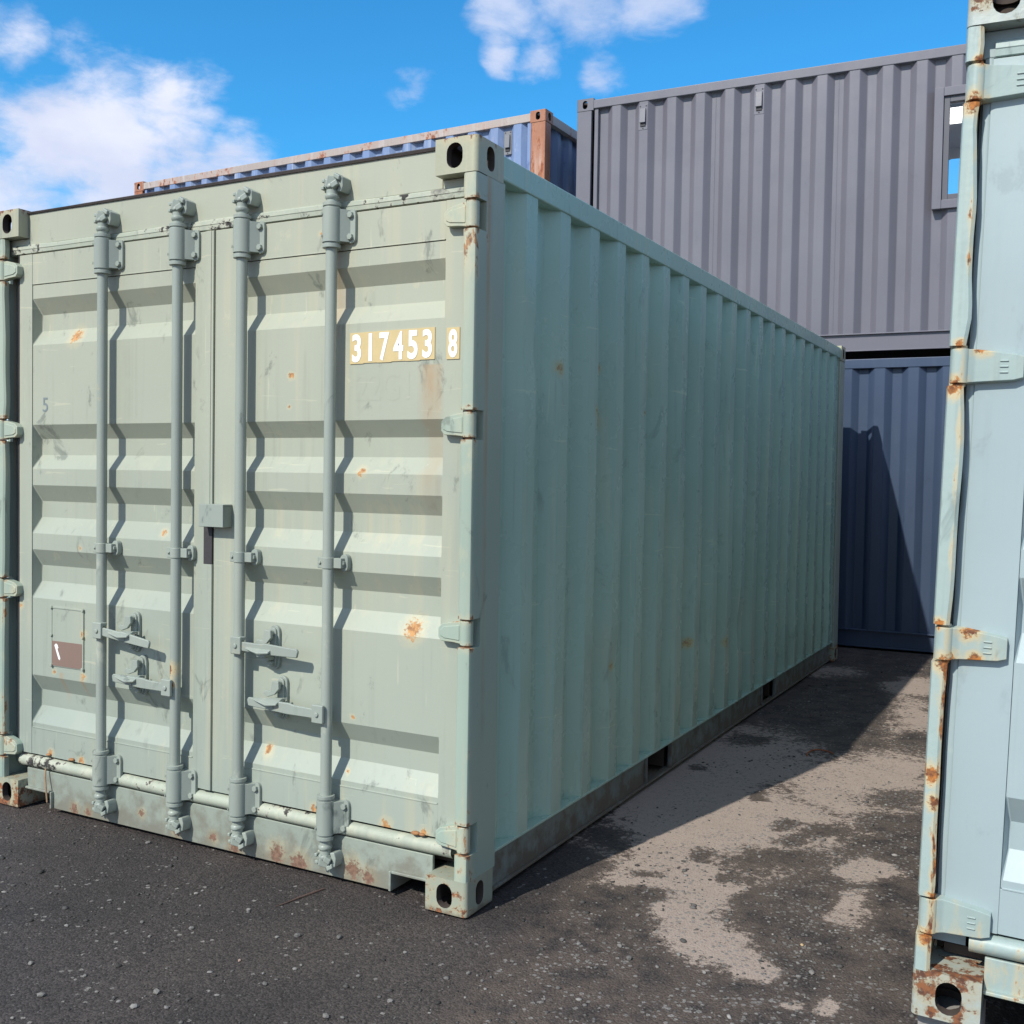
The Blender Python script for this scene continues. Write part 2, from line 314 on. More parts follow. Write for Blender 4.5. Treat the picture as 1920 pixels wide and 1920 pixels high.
class MB:
    def __init__(s): s.v = []; s.f = []; s.mi = []; s.cm = 0
    def add(s, vs, fs):
        b = len(s.v); s.v += [tuple(map(float, p)) for p in vs]
        for f in fs: s.f.append([b+i for i in f]); s.mi.append(s.cm)
    def box(s, a, b, rot=None, about=None):
        x0, y0, z0 = (min(p, q) for p, q in zip(a, b)); x1, y1, z1 = (max(p, q) for p, q in zip(a, b))
        vs = [Vector(p) for p in ((x0, y0, z0), (x1, y0, z0), (x1, y1, z0), (x0, y1, z0), (x0, y0, z1), (x1, y0, z1), (x1, y1, z1), (x0, y1, z1))]
        if rot:
            c = Vector(about) if about else Vector(((x0+x1)/2, (y0+y1)/2, (z0+z1)/2)); m = Euler(rot).to_matrix()
            vs = [m @ (p-c)+c for p in vs]
        s.add(vs, [(0, 3, 2, 1), (4, 5, 6, 7), (0, 1, 5, 4), (1, 2, 6, 5), (2, 3, 7, 6), (3, 0, 4, 7)]); return s
    def prism(s, poly, axis, a, b):
        """poly in the two other axes, extruded from a to b along axis ('x': poly=(y,z); 'y': (x,z); 'z': (x,y))"""
        n = len(poly)
        def P(p, t): return {'x': (t, p[0], p[1]), 'y': (p[0], t, p[1]), 'z': (p[0], p[1], t)}[axis]
        area = sum(poly[i][0]*poly[(i+1) % n][1]-poly[(i+1) % n][0]*poly[i][1] for i in range(n))
        if (area < 0) != (axis == 'y'): poly = poly[::-1]
        if a > b: a, b = b, a
        vs = [P(p, a) for p in poly]+[P(p, b) for p in poly]
        fs = [tuple(range(n-1, -1, -1)), tuple(range(n, 2*n))]+[(i, (i+1) % n, n+(i+1) % n, n+i) for i in range(n)]
        s.add(vs, fs); return s
    def tube(s, p0, p1, r0, r1=None, seg=14, cap=True):
        p0, p1 = Vector(p0), Vector(p1); r1 = r0 if r1 is None else r1
        d = (p1-p0).normalized(); u = d.orthogonal().normalized(); w = d.cross(u)
        vs = []
        for p, r in ((p0, r0), (p1, r1)):
            for i in range(seg):
                t = 2*math.pi*i/seg; vs.append(p+u*math.cos(t)*r+w*math.sin(t)*r)
        fs = [(i, (i+1) % seg, seg+(i+1) % seg, seg+i) for i in range(seg)]
        if cap: fs += [tuple(range(seg-1, -1, -1)), tuple(range(seg, 2*seg))]
        s.add(vs, fs); return s
    def lathe(s, c, prof, seg=16):
        """vertical lathe: prof list of (radius, z) about x,y = c"""
        vs = []
        for r, z in prof:
            for i in range(seg):
                t = 2*math.pi*i/seg; vs.append((c[0]+r*math.cos(t), c[1]+r*math.sin(t), z))
        fs = []; n = len(prof)
        for k in range(n-1):
            for i in range(seg): fs.append((k*seg+i, k*seg+(i+1) % seg, (k+1)*seg+(i+1) % seg, (k+1)*seg+i))
        if prof[0][1] > prof[-1][1]: fs = [f[::-1] for f in fs]
        fs += [tuple(range(seg-1, -1, -1)), tuple(range((n-1)*seg, n*seg))] if prof[0][1] < prof[-1][1] else [tuple(range(seg)), tuple(range(n*seg-1, (n-1)*seg-1, -1))]
        s.add(vs, fs); return s
    def sweep(s, pts, r, seg=8):
        pts = [Vector(p) for p in pts]
        for a, b in zip(pts[:-1], pts[1:]): s.tube(a, b, r, seg=seg)
        return s
    def grid(s, P):
        """P: array n x m x 3"""
        n, m = P.shape[:2]
        fs = [(i*m+j, (i+1)*m+j, (i+1)*m+j+1, i*m+j+1) for i in range(n-1) for j in range(m-1)]
        s.add(P.reshape(-1, 3), fs); return s
    def build(s, name, mats, parent=None, loc=None, bevel=0., seg=2, smooth=40, off=True):
        me = bpy.data.meshes.new(name)
        o = Vector((OX, OY, 0)) if off and loc is None else Vector((0, 0, 0))
        me.from_pydata([tuple(Vector(p)+o) for p in s.v], [], s.f)
        mats = mats if isinstance(mats, (list, tuple)) else [mats]
        for m in mats: me.materials.append(m)
        me.polygons.foreach_set('material_index', s.mi)
        if smooth:
            me.polygons.foreach_set('use_smooth', [True]*len(me.polygons)); me.set_sharp_from_angle(angle=math.radians(smooth))
        me.update()
        ob = bpy.data.objects.new(name, me); COL.objects.link(ob)
        if parent: ob.parent = parent
        if loc is not None: ob.location = Vector(loc)+Vector((OX, OY, 0)) if off else loc
        if bevel:
            bv = ob.modifiers.new('bevel', 'BEVEL'); bv.width = bevel; bv.segments = seg; bv.harden_normals = True; bv.limit_method = 'ANGLE'; bv.angle_limit = math.radians(38)
        return ob

def copy_part(ob, parent, loc=None, mats=None):
    c = ob.copy(); COL.objects.link(c); c.parent = parent
    if loc is not None: c.location = Vector(loc)+Vector((OX, OY, 0))
    return c

def thing(name, label, cat, loc=(0, 0, 0), rot=(0, 0, 0), group=None):
    o = bpy.data.objects.new(name, None); COL.objects.link(o); o.empty_display_size = .3
    o.location = loc; o.rotation_euler = rot
    o['label'] = label; o['category'] = cat
    if group: o['group'] = group
    return o

def stadium(w, h, n=8):
    r = w/2; k = h/2-r; pts = []
    for i in range(n+1): t = math.pi*i/n; pts.append((r*math.cos(t), k+r*math.sin(t)))
    for i in range(n+1): t = math.pi+math.pi*i/n; pts.append((r*math.cos(t), -k+r*math.sin(t)))
    return pts

# corner casting, hollow with oval holes, for the near right bottom corner; mirrored for the others
def make_casting():
    w, d, h = .162, .178, .118
    def ob(mb): return mb.build('temp', P_CAST, off=False, smooth=None)
    a = ob(MB().box((-w/2, -d/2, -h/2), (w/2, d/2, h/2)))
    bm = bmesh.new(); bm.from_mesh(a.data)
    ed = [e for e in bm.edges if abs(e.verts[0].co.x-w/2) < 1e-5 and abs(e.verts[1].co.x-w/2) < 1e-5 and abs(e.verts[0].co.y+d/2) < 1e-5 and abs(e.verts[1].co.y+d/2) < 1e-5]
    bmesh.ops.bevel(bm, geom=ed, offset=.016, segments=4, profile=.5, affect='EDGES')
    bm.to_mesh(a.data); bm.free()
    cuts = [MB().box((-w/2+.026, -d/2+.028, -h/2+.02), (w/2-.026, d/2-.026, h/2-.02)),
            MB().prism([(x-.006, z+.0) for x, z in stadium(.062, .084)], 'y', -d/2-.02, -d/2+.05),
            MB().prism([(y+.0, z+.0) for y, z in stadium(.052, .082)], 'x', w/2-.05, w/2+.02),
            MB().prism([(x, y) for x, y in stadium(.062, .11)], 'z', -h/2-.02, -h/2+.04)]
    cs = []
    for c in cuts:
        co = ob(c); cs.append(co)
        m = a.modifiers.new('b', 'BOOLEAN'); m.operation = 'DIFFERENCE'; m.object = co; m.solver = 'EXACT'
    dg = bpy.context.evaluated_depsgraph_get(); dg.update()
    ev = a.evaluated_get(dg); me = bpy.data.meshes.new_from_object(ev)
    V = np.array([v.co[:] for v in me.vertices]); F = [list(p.vertices) for p in me.polygons]
    for o in [a]+cs: bpy.data.objects.remove(o)
    return V, F
CAST_V, CAST_F = make_casting()
_cast_mesh = {}
def casting_mesh(sx, sy, sz, mat):
    key = (sx, sy, sz, mat.name)
    if key not in _cast_mesh:
        me = bpy.data.meshes.new('corner_casting')
        V = CAST_V*np.array([sx, sy, sz]); F = CAST_F if sx*sy*sz > 0 else [f[::-1] for f in CAST_F]
        me.from_pydata(V.tolist(), [], F); me.materials.append(mat); me.materials.append(CAVITY)
        for p in me.polygons:
            if all(abs(q) < l-.004 for q, l in zip(p.center, (.081, .089, .059))): p.material_index = 1
        me.polygons.foreach_set('use_smooth', [True]*len(me.polygons)); me.set_sharp_from_angle(angle=math.radians(35)); me.update()
        _cast_mesh[key] = me
    return _cast_mesh[key]

Wd, Ln, Ht = 2.438, 6.058, 2.591

def bend(prof, r=.004):
    """round each corner of a polyline with two extra points"""
    out = [prof[0]]
    for p, q, t in zip(prof[:-2], prof[1:-1], prof[2:]):
        p, q, t = (np.array(k, float) for k in (p, q, t)); a = (p-q)/np.linalg.norm(p-q); b = (t-q)/np.linalg.norm(t-q)
        out += [tuple(q+a*r*2.2), tuple(q+a*r), tuple(q+(a+b)*r*.25), tuple(q+b*r), tuple(q+b*r*2.2)]
    return out+[prof[-1]]

def corr_profile(y0, n, xo=-.010, dep=.050):
    xi = xo-dep; P = [(y0, xi)]
    for k in range(n):
        b = y0+k*.2795
        P += [(b+.078, xi), (b+.1345, xo), (b+.221, xo), (b+.2795, xi)]
    return bend(P)

def side_sheets(root, mat, mirror, seed, dent, hole=None, zt=2.497, zb=.166, lean=0):
    """corrugated side built from welded sheets; mirror=True puts it on the far left side"""
    zs = list(np.linspace(zb, zt, 34))
    if hole: zs = sorted(set(zs) | {hole[2], hole[3]})
    zs = np.array(zs)
    for k in range(5):
        y0 = .238+k*4*.2795
        prof = corr_profile(y0, 4)
        if k == 0: prof = [(.186, -.020), (.222, -.020), (.226, -.060)]+prof
        if k == 4: prof = prof+[(5.835, -.060), (5.84, -.02), (5.88, -.02)]
        if hole:
            for e in hole[:2]:
                for i in range(len(prof)-1):
                    a, b = prof[i], prof[i+1]
                    if a[0] < e < b[0]:
                        t = (e-a[0])/(b[0]-a[0]); prof.insert(i+1, (e, a[1]+(b[1]-a[1])*t)); break
        prof = np.array(prof)
        Y, Z = np.meshgrid(prof[:, 0], zs, indexing='ij')
        X = np.repeat(prof[:, 1][:, None], len(zs), 1)
        edge = np.clip((Z-zb)/.15, 0, 1)*np.clip((zt-Z)/.15, 0, 1)
        nz = fbm(Y*1.0, Z*1.0, seed, 1.1, 3)-.5; n2 = fbm(Y, Z, seed+1, 5., 3)-.5
        X = X+edge*dent*(nz*.018+n2*.004)
        Yd = Y+edge*dent*(fbm(Y, Z, seed+2, 2.2, 3)-.5)*.009
        if dent > .5:
            for (dy, dz, dr, da) in ((1.25, .66, .06, .012), (1.07, .70, .05, .010), (1.9, .55, .06, .012), (2.5, .7, .07, .014), (3.2, .6, .08, .014), (.44, 1.95, .06, .010), (2.2, 1.75, .08, .010), (1.65, 1.8, .07, .008), (4.1, 1.6, .1, .012), (2.9, 1.75, .06, .010)):
                X = X-da*1.35*np.exp(-((Y-dy)**2+((Z-dz)*.6)**2)/dr**2)
        P = np.stack([X, Yd, Z], -1)
        if mirror: P = P*np.array([-1, 1, 1])+np.array([-Wd, 0, 0])
        mb = MB()
        n, m = P.shape[:2]; fs = []
        for i in range(n-1):
            for j in range(m-1):
                yc, zc = (prof[i, 0]+prof[i+1, 0])/2, (zs[j]+zs[j+1])/2
                if hole and hole[0]-1e-4 < yc < hole[1]+1e-4 and hole[2] < zc < hole[3]: continue
                q = (i*m+j, (i+1)*m+j, (i+1)*m+j+1, i*m+j+1)
                fs.append(q if not mirror else q[::-1])
        mb.add(P.reshape(-1, 3), fs)
        if k and not mirror and dent < .2:       # weld bead at the joint
            b = y0+.035
            mb.box((-.0595, b-.0025, zb), (-.0565, b+.0025, zt))
        mb.build('side_panel', mat, root, smooth=24)

def end_sheet(root, mat, y=6.0):
    prof = bend([(-.15, 0)]+[p for k in range(8) for p in ((-.15-k*.27-.03, 0), (-.15-k*.27-.09, -.04), (-.15-k*.27-.17, -.04), (-.15-k*.27-.23, 0))]+[(-Wd+.10, 0)])
    P = np.array([[(x, y+d, z) for z in (.16, 1.3, 2.5)] for x, d in prof])
    MB().grid(P).build('end_panel', mat, root, smooth=50)

def shell(root, M, hole_r=None, hole_l=None, dent=.3, seed=1, room=False):
    """castings, posts, rails, sides, far end, roof and floor shared by every container; M maps roles to materials"""
    for sx, x in ((1, -.081), (-1, -Wd+.081)):
        for sy, y in ((1, .089), (-1, Ln-.089)):
            for sz, z in ((1, .059), (-1, Ht-.059)):
                o = bpy.data.objects.new('corner_casting', casting_mesh(sx, sy, sz, M['castt'] if sz < 0 and 'castt' in M else M['cast'])); COL.objects.link(o)
                o.parent = root; o.location = (x+OX, y+OY, z)
    for sx in (0, 1):
        X = (lambda x: x) if not sx else (lambda x: -Wd-x)
        # far corner posts
        MB().prism([(X(-.004), Ln-.17), (X(-.004), Ln-.003), (X(-.13), Ln-.003), (X(-.13), Ln-.06), (X(-.05), Ln-.06), (X(-.05), Ln-.17)], 'z', .117, Ht-.117).build('corner_post', M['post'], root, bevel=.008)
        # top rail, bottom rail with fork pockets
        MB().box((X(-.004), .170, 2.488), (X(-.064), Ln-.170, 2.572)).build('top_rail', M['rail'], root, bevel=.006)
        mb = MB()
        for a, b in ((.172, 1.712), (2.052, 3.765), (4.1, Ln-.172)):
            mb.box((X(-.034), a, .022), (X(-.042), b, .160))
        mb.cm = 1; mb.box((X(-.008), .172, .158), (X(-.066), Ln-.172, .168)); mb.cm = 0
        mb.box((X(-.022), .172, .012), (X(-.060), Ln-.172, .022))
        for a in (1.712, 2.052, 3.765, 4.1): mb.box((X(-.020), a-.005, .022), (X(-.034), a+.005, .158))
        mb.build('bottom_rail', [M['brail'], M['side']], root, bevel=.002)
        side_sheets(root, M['side'], sx == 1, seed+sx*10, dent, hole=hole_l if sx else hole_r)
    MB().prism([(-.05, .185), (-.05, Ln-.185), (-.17, Ln-.185), (-.17, Ln-.06), (-Wd+.17, Ln-.06), (-Wd+.17, Ln-.185), (-Wd+.05, Ln-.185), (-Wd+.05, .185), (-Wd+.17, .185), (-Wd+.17, .06), (-.17, .06), (-.17, .185)], 'z', 2.556, 2.566).build('roof_panel', M['side'], root)
    mb = MB(); mb.box((-.062, .13, .125), (-Wd+.062, Ln-.08, .150))
    for a in (1.712, 2.052, 3.765, 4.1): mb.box((-.062, a-.006, .022), (-Wd+.062, a+.006, .124))
    mb.build('floor', DARKIN, root)
    end_sheet(root, M['end'])
    mb = MB(); mb.box((-.163, Ln-.06, .02), (-Wd+.163, Ln-.006, .17)); mb.build('end_sill', M['brail'], root, bevel=.005)
    mb = MB(); mb.box((-.163, Ln-.07, 2.48), (-Wd+.163, Ln-.006, 2.575)); mb.build('end_header', M['rail'], root, bevel=.005)

def vent(root, y, z, mat, x=-.012):
    mb = MB(); mb.box((x-.002, y-.045, z-.12), (x+.004, y+.045, z+.12))
    mb.prism([(x+.004, z+.085), (x+.022, z+.075), (x+.030, z-.06), (x+.018, z-.085), (x+.004, z-.09)][::1], 'y', 0, 0) if False else None
    pts = [(x+.004, z+.085), (x+.022, z+.075), (x+.030, z-.055), (x+.004, z-.055)]
    vs_ = [(a, y-.028, b) for a, b in pts]+[(a, y+.028, b) for a, b in pts]
    mb.add(vs_, [(0, 1, 2, 3), (7, 6, 5, 4), (0, 4, 5, 1), (1, 5, 6, 2), (2, 6, 7, 3), (3, 7, 4, 0)])
    mb.cm = 1
    mb.box((x+.004, y-.026, z-.088), (x+.012, y+.026, z-.056))
    for dy, dz in ((-.03, .105), (.03, .105), (0, -.106)): mb.tube((x+.003, y+dy, z+dz), (x+.0055, y+dy, z+dz), .008, seg=8)
    return mb.build('vent_cover', [mat, RUBBER], root, bevel=.002)

# ------------------------------------------------------------------ door end
HZ = [(2.292, 2.384), (1.600, 1.691), (.908, .996), (.209, .304)]
REC = [(2.210, 2.010), (1.668, 1.478), (1.407, 1.198), (1.128, .917), (.580, .370)]
PY = .049

def door_sheet(xl, xr):
    mb = MB(); d = .041; s = .066; e = .010
    zz = [2.268]
    for t, b in REC: zz += [t, b]
    zz += [.350]
    nx = 2
    for i in range(0, len(zz), 2):
        mb.add([(xl, PY, zz[i]), (xl, PY, zz[i+1]), (xr, PY, zz[i+1]), (xr, PY, zz[i])], [(0, 1, 2, 3)])
    for t, b in REC:
        o = [(xl, PY, t), (xr, PY, t), (xr, PY, b), (xl, PY, b)]
        k = (t-b-.07)/2
        i_ = [(xl+e, PY+d, t-k), (xr-e, PY+d, t-k), (xr-e, PY+d, b+k), (xl+e, PY+d, b+k)]
        mb.add(o+i_, [(0, 4, 5, 1), (1, 5, 6, 2), (2, 6, 7, 3), (3, 7, 4, 0), (4, 7, 6, 5)])
    bm = bmesh.new(); 
    me = bpy.data.meshes.new('t'); me.from_pydata(mb.v, [], mb.f); bm.from_mesh(me); bpy.data.meshes.remove(me)
    bmesh.ops.remove_doubles(bm, verts=bm.verts, dist=1e-5)
    out = MB(); bm.verts.ensure_lookup_table()
    out.v = [tuple(v.co) for v in bm.verts]; out.f = [[v.index for v in f.verts] for f in bm.faces]; out.mi = [0]*len(out.f); bm.free()
    return out

def text_mesh(txt, size, sx=1., bold=0.):
    cu = bpy.data.curves.new('t', 'FONT'); cu.body = txt; cu.size = size; cu.offset = bold; cu.align_x = 'CENTER'; cu.resolution_u = 4
    o = bpy.data.objects.new('t', cu); COL.objects.link(o)
    dg = bpy.context.evaluated_depsgraph_get(); dg.update()
    me = bpy.data.meshes.new_from_object(o.evaluated_get(dg))
    V = [(v.co.x*sx, v.co.y) for v in me.vertices]; F = [list(p.vertices) for p in me.polygons]
    bpy.data.objects.remove(o); bpy.data.curves.remove(cu); bpy.data.meshes.remove(me)
    ys = [p[1] for p in V]; xs = [p[0] for p in V]; cx = (min(xs)+max(xs))/2
    return [(p[0]-cx, p[1]-min(ys)) for p in V], F, max(ys)-min(ys), max(xs)-min(xs)

def hinge(parent, lo, hi, mats, side, style):
    """side +1: pin at the right edge of the frame; -1: at the left edge"""
    X = (lambda x: x) if side > 0 else (lambda x: -Wd-x)
    zc = (lo+hi)/2; h = hi-lo
    mb = MB(); mb.tube((X(-.028), .024, lo+.003), (X(-.028), .024, hi-.003), .0225, seg=18)
    mb.tube((X(-.028), .024, lo-.006), (X(-.028), .024, lo+.002), .015, seg=10); mb.tube((X(-.028), .024, hi-.002), (X(-.028), .024, hi+.006), .015, seg=10)
    if style == 'taper':
        pl = [(X(-.030), hi-.004), (X(-.062), hi-.006), (X(-.118), zc+.027), (X(-.134), zc+.012), (X(-.134), zc-.020), (X(-.122), zc-.033), (X(-.075), lo+.010), (X(-.030), lo+.004)]
        mb.prism(pl, 'y', .014, .047)
        pl2 = [(X(-.050), hi-.018), (X(-.112), zc+.017), (X(-.126), zc+.004), (X(-.126), zc-.014), (X(-.110), zc-.022), (X(-.050), lo+.018)]
        mb.prism(pl2, 'y', .011, .016)
    else:
        # flat strap cranked in from the barrel, with three raised cast bars
        mb.add([], [])
        xs = [.034, .058, .066, .150, .172]; ys = [.004, .020, .022, .022, .026]; hi_ = [hi-.004, hi-.004, hi-.005, hi-.016, hi-.022]; lo_ = [lo+.004, lo+.006, lo+.007, lo+.012, lo+.018]
        n = len(xs); vs_ = []
        for i in range(n):
            vs_ += [(X(-xs[i]), ys[i], hi_[i]), (X(-xs[i]), ys[i], lo_[i]), (X(-xs[i]), .046, lo_[i]-.004), (X(-xs[i]), .046, hi_[i]+.004)]
        fs = []
        for i in range(n-1):
            a, b = 4*i, 4*(i+1)
            for q in ((0, 1), (1, 2), (2, 3), (3, 0)):
                f = (a+q[0], a+q[1], b+q[1], b+q[0]); fs.append(f if side < 0 else f[::-1])
        fs += [(0, 3, 2, 1) if side < 0 else (0, 1, 2, 3), tuple(4*(n-1)+q for q in ((0, 1, 2, 3) if side < 0 else (3, 2, 1, 0)))]
        mb.add(vs_, fs)
        for dz in (-.014, 0., .014): mb.box((X(-.118), .019, zc+dz-.003), (X(-.138), .0225, zc+dz+.001))
    mb.build('hinge', mats, parent, bevel=.004)

def rod_set(parent, header, sill, x, M, cache):
    gear = M['gear']
    if 'rod' not in cache:
        cache['rod'] = MB().tube((0, 0, .10), (0, 0, 2.475), .0205, seg=20).build('lock_rod', gear, parent, loc=(x, .004, 0))
        for nm, z0, z1, up in (('upper', 2.291, 2.412, 1), ('lower', .181, .304, -1)):
            mb = MB(); mb.lathe((0, 0), [(.0335, z0), (.0335, z1)], 24)
            for q0, q1, qr in ((z0-.006, z0, .029), (z0-.019, z0-.006, .0325), (z1, z1+.006, .029), (z1+.006, z1+.019, .0325)): mb.lathe((0, 0), [(qr, q0), (qr, q1)], 24)
            mb.prism([(0, .03), (.0335, .0), (.062, .034), (.062, .044), (0, .044)], 'z', z0+.004, z1-.004)
            mb.prism([(px+.062, pz+(z0+z1)/2) for px, pz in stadium(.036, z1-z0)], 'y', .030, .045)
            for zz in (z0+.022, z1-.022):
                mb.cm = 1; mb.tube((.062, .018, zz), (.062, .031, zz), .0115, seg=6); mb.cm = 0
                mb.tube((-.022, -.0285, zz), (-.0235, -.0305, zz), .006, seg=8)
            cache[nm] = mb.build('rod_bracket', [gear, gear], parent, loc=(x, .004, 0), bevel=.002)
        mb = MB(); mb.lathe((0, 0), [(.0235, 1.138), (.0235, 1.178)], 20); mb.box((-.045, .0, 1.140), (.056, .041, 1.176)); mb.box((-.044, -.006, 1.138), (-.018, .012, 1.178))
        mb.prism([(px+.052, pz+1.158) for px, pz in stadium(.034, .062)], 'y', .022, .045)
        mb.tube((.052, .008, 1.158), (.052, .022, 1.158), .011, seg=6); mb.tube((-.033, -.012, 1.158), (-.033, -.005, 1.158), .006, seg=8)
        cache['guide'] = mb.build('rod_guide', gear, parent, loc=(x, .004, 0), bevel=.003)
        for nm, z, s in (('camt', 2.44, 1), ('camb', .145, -1)):
            mb = MB(); Z = lambda q: z+s*q
            pr = [(.024, Z(0)), (.030, Z(.008)), (.030, Z(.016)), (.022, Z(.024)), (.020, Z(.034)), (.030, Z(.042)), (.029, Z(.052)), (.018, Z(.060)), (.020, Z(.078)), (.012, Z(.084))]
            mb.lathe((0, 0), pr, 16)
            mb.box((-.020, -.024, Z(.036)), (.022, .018, Z(.080)), rot=(0, .25, .5))
            mb.box((.010, -.030, Z(.040)), (.040, .010, Z(.062)), rot=(0, -.5*s, .4)); mb.box((-.030, -.018, Z(.048)), (.0, .014, Z(.074)), rot=(.2, .3, .2))
            mb.v = [(p[0]*.82, p[1]*.9, p[2]) for p in mb.v]
            cache[nm] = mb.build('cam', gear, parent, loc=(x, .004, 0), bevel=.004)
            mb = MB()
            mb.box((-.062, .008, Z(.034)), (-.030, .049, Z(.080))); mb.box((-.058, -.014, Z(.038)), (-.040, .010, Z(.052))); mb.box((-.056, -.012, Z(.064)), (-.036, .010, Z(.078)))
            mb.v = [(p[0]*.70, p[1], p[2]) for p in mb.v]
            cache['r'+nm] = mb.build('cam_retainer', M['keeper'], header if s > 0 else sill, loc=(x, .004, 0), bevel=.004); mb = MB()
            mb.prism([(.030, Z(.030)), (.058, Z(.026)), (.072, Z(.046)), (.066, Z(.078)), (.038, Z(.090)), (.026, Z(.078)), (.044, Z(.060)), (.040, Z(.044))], 'y', -.004, .049)
            mb.box((.022, -.016, Z(.070)), (.060, .030, Z(.088)), rot=(0, .4*s, 0))
            mb.v = [(p[0]*.70, p[1], p[2]) for p in mb.v]
            cache['k'+nm] = mb.build('cam_keeper', M['keeper'], header if s > 0 else sill, loc=(x, .004, 0), bevel=.004)
    else:
        for nm in ('rod', 'upper', 'lower', 'guide', 'camt', 'camb'):
            c = copy_part(cache[nm], parent, (x, .004, 0))
            if nm == 'rod' and x == -1.342 and gear == P_ROD:
                c.data = c.data.copy(); c.data.materials[0] = P_RODR; c['label'] = 'lock rod with a rusty patch beside the lower left handle'
        for q in 'kr': copy_part(cache[q+'camt'], header, (x, .004, 0)); copy_part(cache[q+'camb'], sill, (x, .004, 0))

def handle(parent, x, z, s, ln, tilt, M):
    """lever pivoted on the rod at x,z, pointing s (+1 right, -1 left)"""
    g = M['gear']; y = -.026
    mb = MB()
    mb.box((x-s*.010, -.034, z-.032), (x+s*.040, -.020, z+.034)); mb.box((x-s*.006, -.022, z+.018), (x+s*.036, .004, z+.032)); mb.box((x-s*.006, -.022, z-.030), (x+s*.036, .004, z-.018))
    mb.tube((x+s*.016, -.040, z), (x+s*.016, -.030, z), .0095, seg=10)
    k = math.tan(tilt)
    pl = [(x+s*.020, z+.016), (x+s*.13, z+.016+k*.11), (x+s*.15, z+.020+k*.13), (x+s*ln, z+.014+k*ln), (x+s*(ln+.006), z+.004+k*ln), (x+s*ln, z-.018+k*ln), (x+s*.16, z-.022+k*.13), (x+s*.02, z-.018)]
    mb.prism(pl, 'y', y, y+.012)
    mb.build('handle', g, parent, bevel=.004)

def catch(parent, x, z, s, M):
    g = M['gear']; mb = MB()
    mb.prism([(x+px, z+pz) for px, pz in stadium(.044, .165)], 'y', .036, .049)
    mb.prism([(x-.003+px, z+pz) for px, pz in stadium(.032, .150)], 'y', .028, .037)
    for dz in (.055, -.058): mb.tube((x-.004, .010, z+dz), (x-.004, .029, z+dz), .0105, seg=12)
    # swinging hasp above the handle, folded retainer below
    mb.prism([(x-.018, z+.068), (x+.012, z+.068), (x+.014, z+.040), (x-.006, z+.018), (x-.040, z+.006), (x-.062, z+.018), (x-.052, z+.030), (x-.026, z+.030)], 'y', -.002, .012)
    vs_ = [(x-.085, -.028, z+.002), (x+.036, -.006, z+.010), (x+.034, -.040, z-.006), (x-.010, -.050, z-.010), (x-.085, -.034, z-.004), (x+.036, .03, z+.006), (x+.034, -.038, z-.014), (x-.010, -.048, z-.018)]
    mb.add(vs_, [(0, 4, 3, 2, 1), (1, 2, 6, 5), (2, 3, 7, 6), (3, 4, 7), (0, 1, 5), (4, 0, 5, 6, 7)])
    mb.box((x-.030, -.030, z-.030), (x+.010, .030, z-.014)); mb.box((x-.024, -.012, z-.046), (x+.006, .030, z-.030))
    mb.build('handle_catch', g, parent, bevel=.003)

def j_strip(mb, X, x0, x1, z0, z1, seed, amp):
    """front return of a corner post, its free edge wavy from knocks"""
    zs = np.linspace(z0, z1, max(3, int((z1-z0)/.03)))
    n = (fbm(zs*3.0, zs*0+seed, seed, 1., 3)-.5)*2*amp*np.clip((zs-z0)/.06, 0, 1)*np.clip((z1-zs)/.06, 0, 1)
    n2 = (fbm(zs*2.2, zs*0+seed+3, seed+1, 1., 2)-.5)*2*amp*.6
    rows = []
    for z, d, e in zip(zs, n, n2):
        rows.append([(X(x0), .030, z), (X(x0), .012, z), (X(x0-.004), .003+e*.3, z), (X(x0-.010), .000+e*.4, z), (X(x1+d+.008), .000+e*.5, z), (X(x1+d), .006+e*.5, z), (X(x1+d+.002), .030, z)])
    P = np.array(rows); m = P.shape[1]
    fs = [(i*m+j, (i+1)*m+j, (i+1)*m+j+1, i*m+j+1) for i in range(len(zs)-1) for j in range(m-1)]
    if X(1) > X(0): fs = [f[::-1] for f in fs]
    fs += [tuple(range(m)), tuple(range(len(zs)*m-1, (len(zs)-1)*m-1, -1))]
    mb.add(P.reshape(-1, 3), fs)

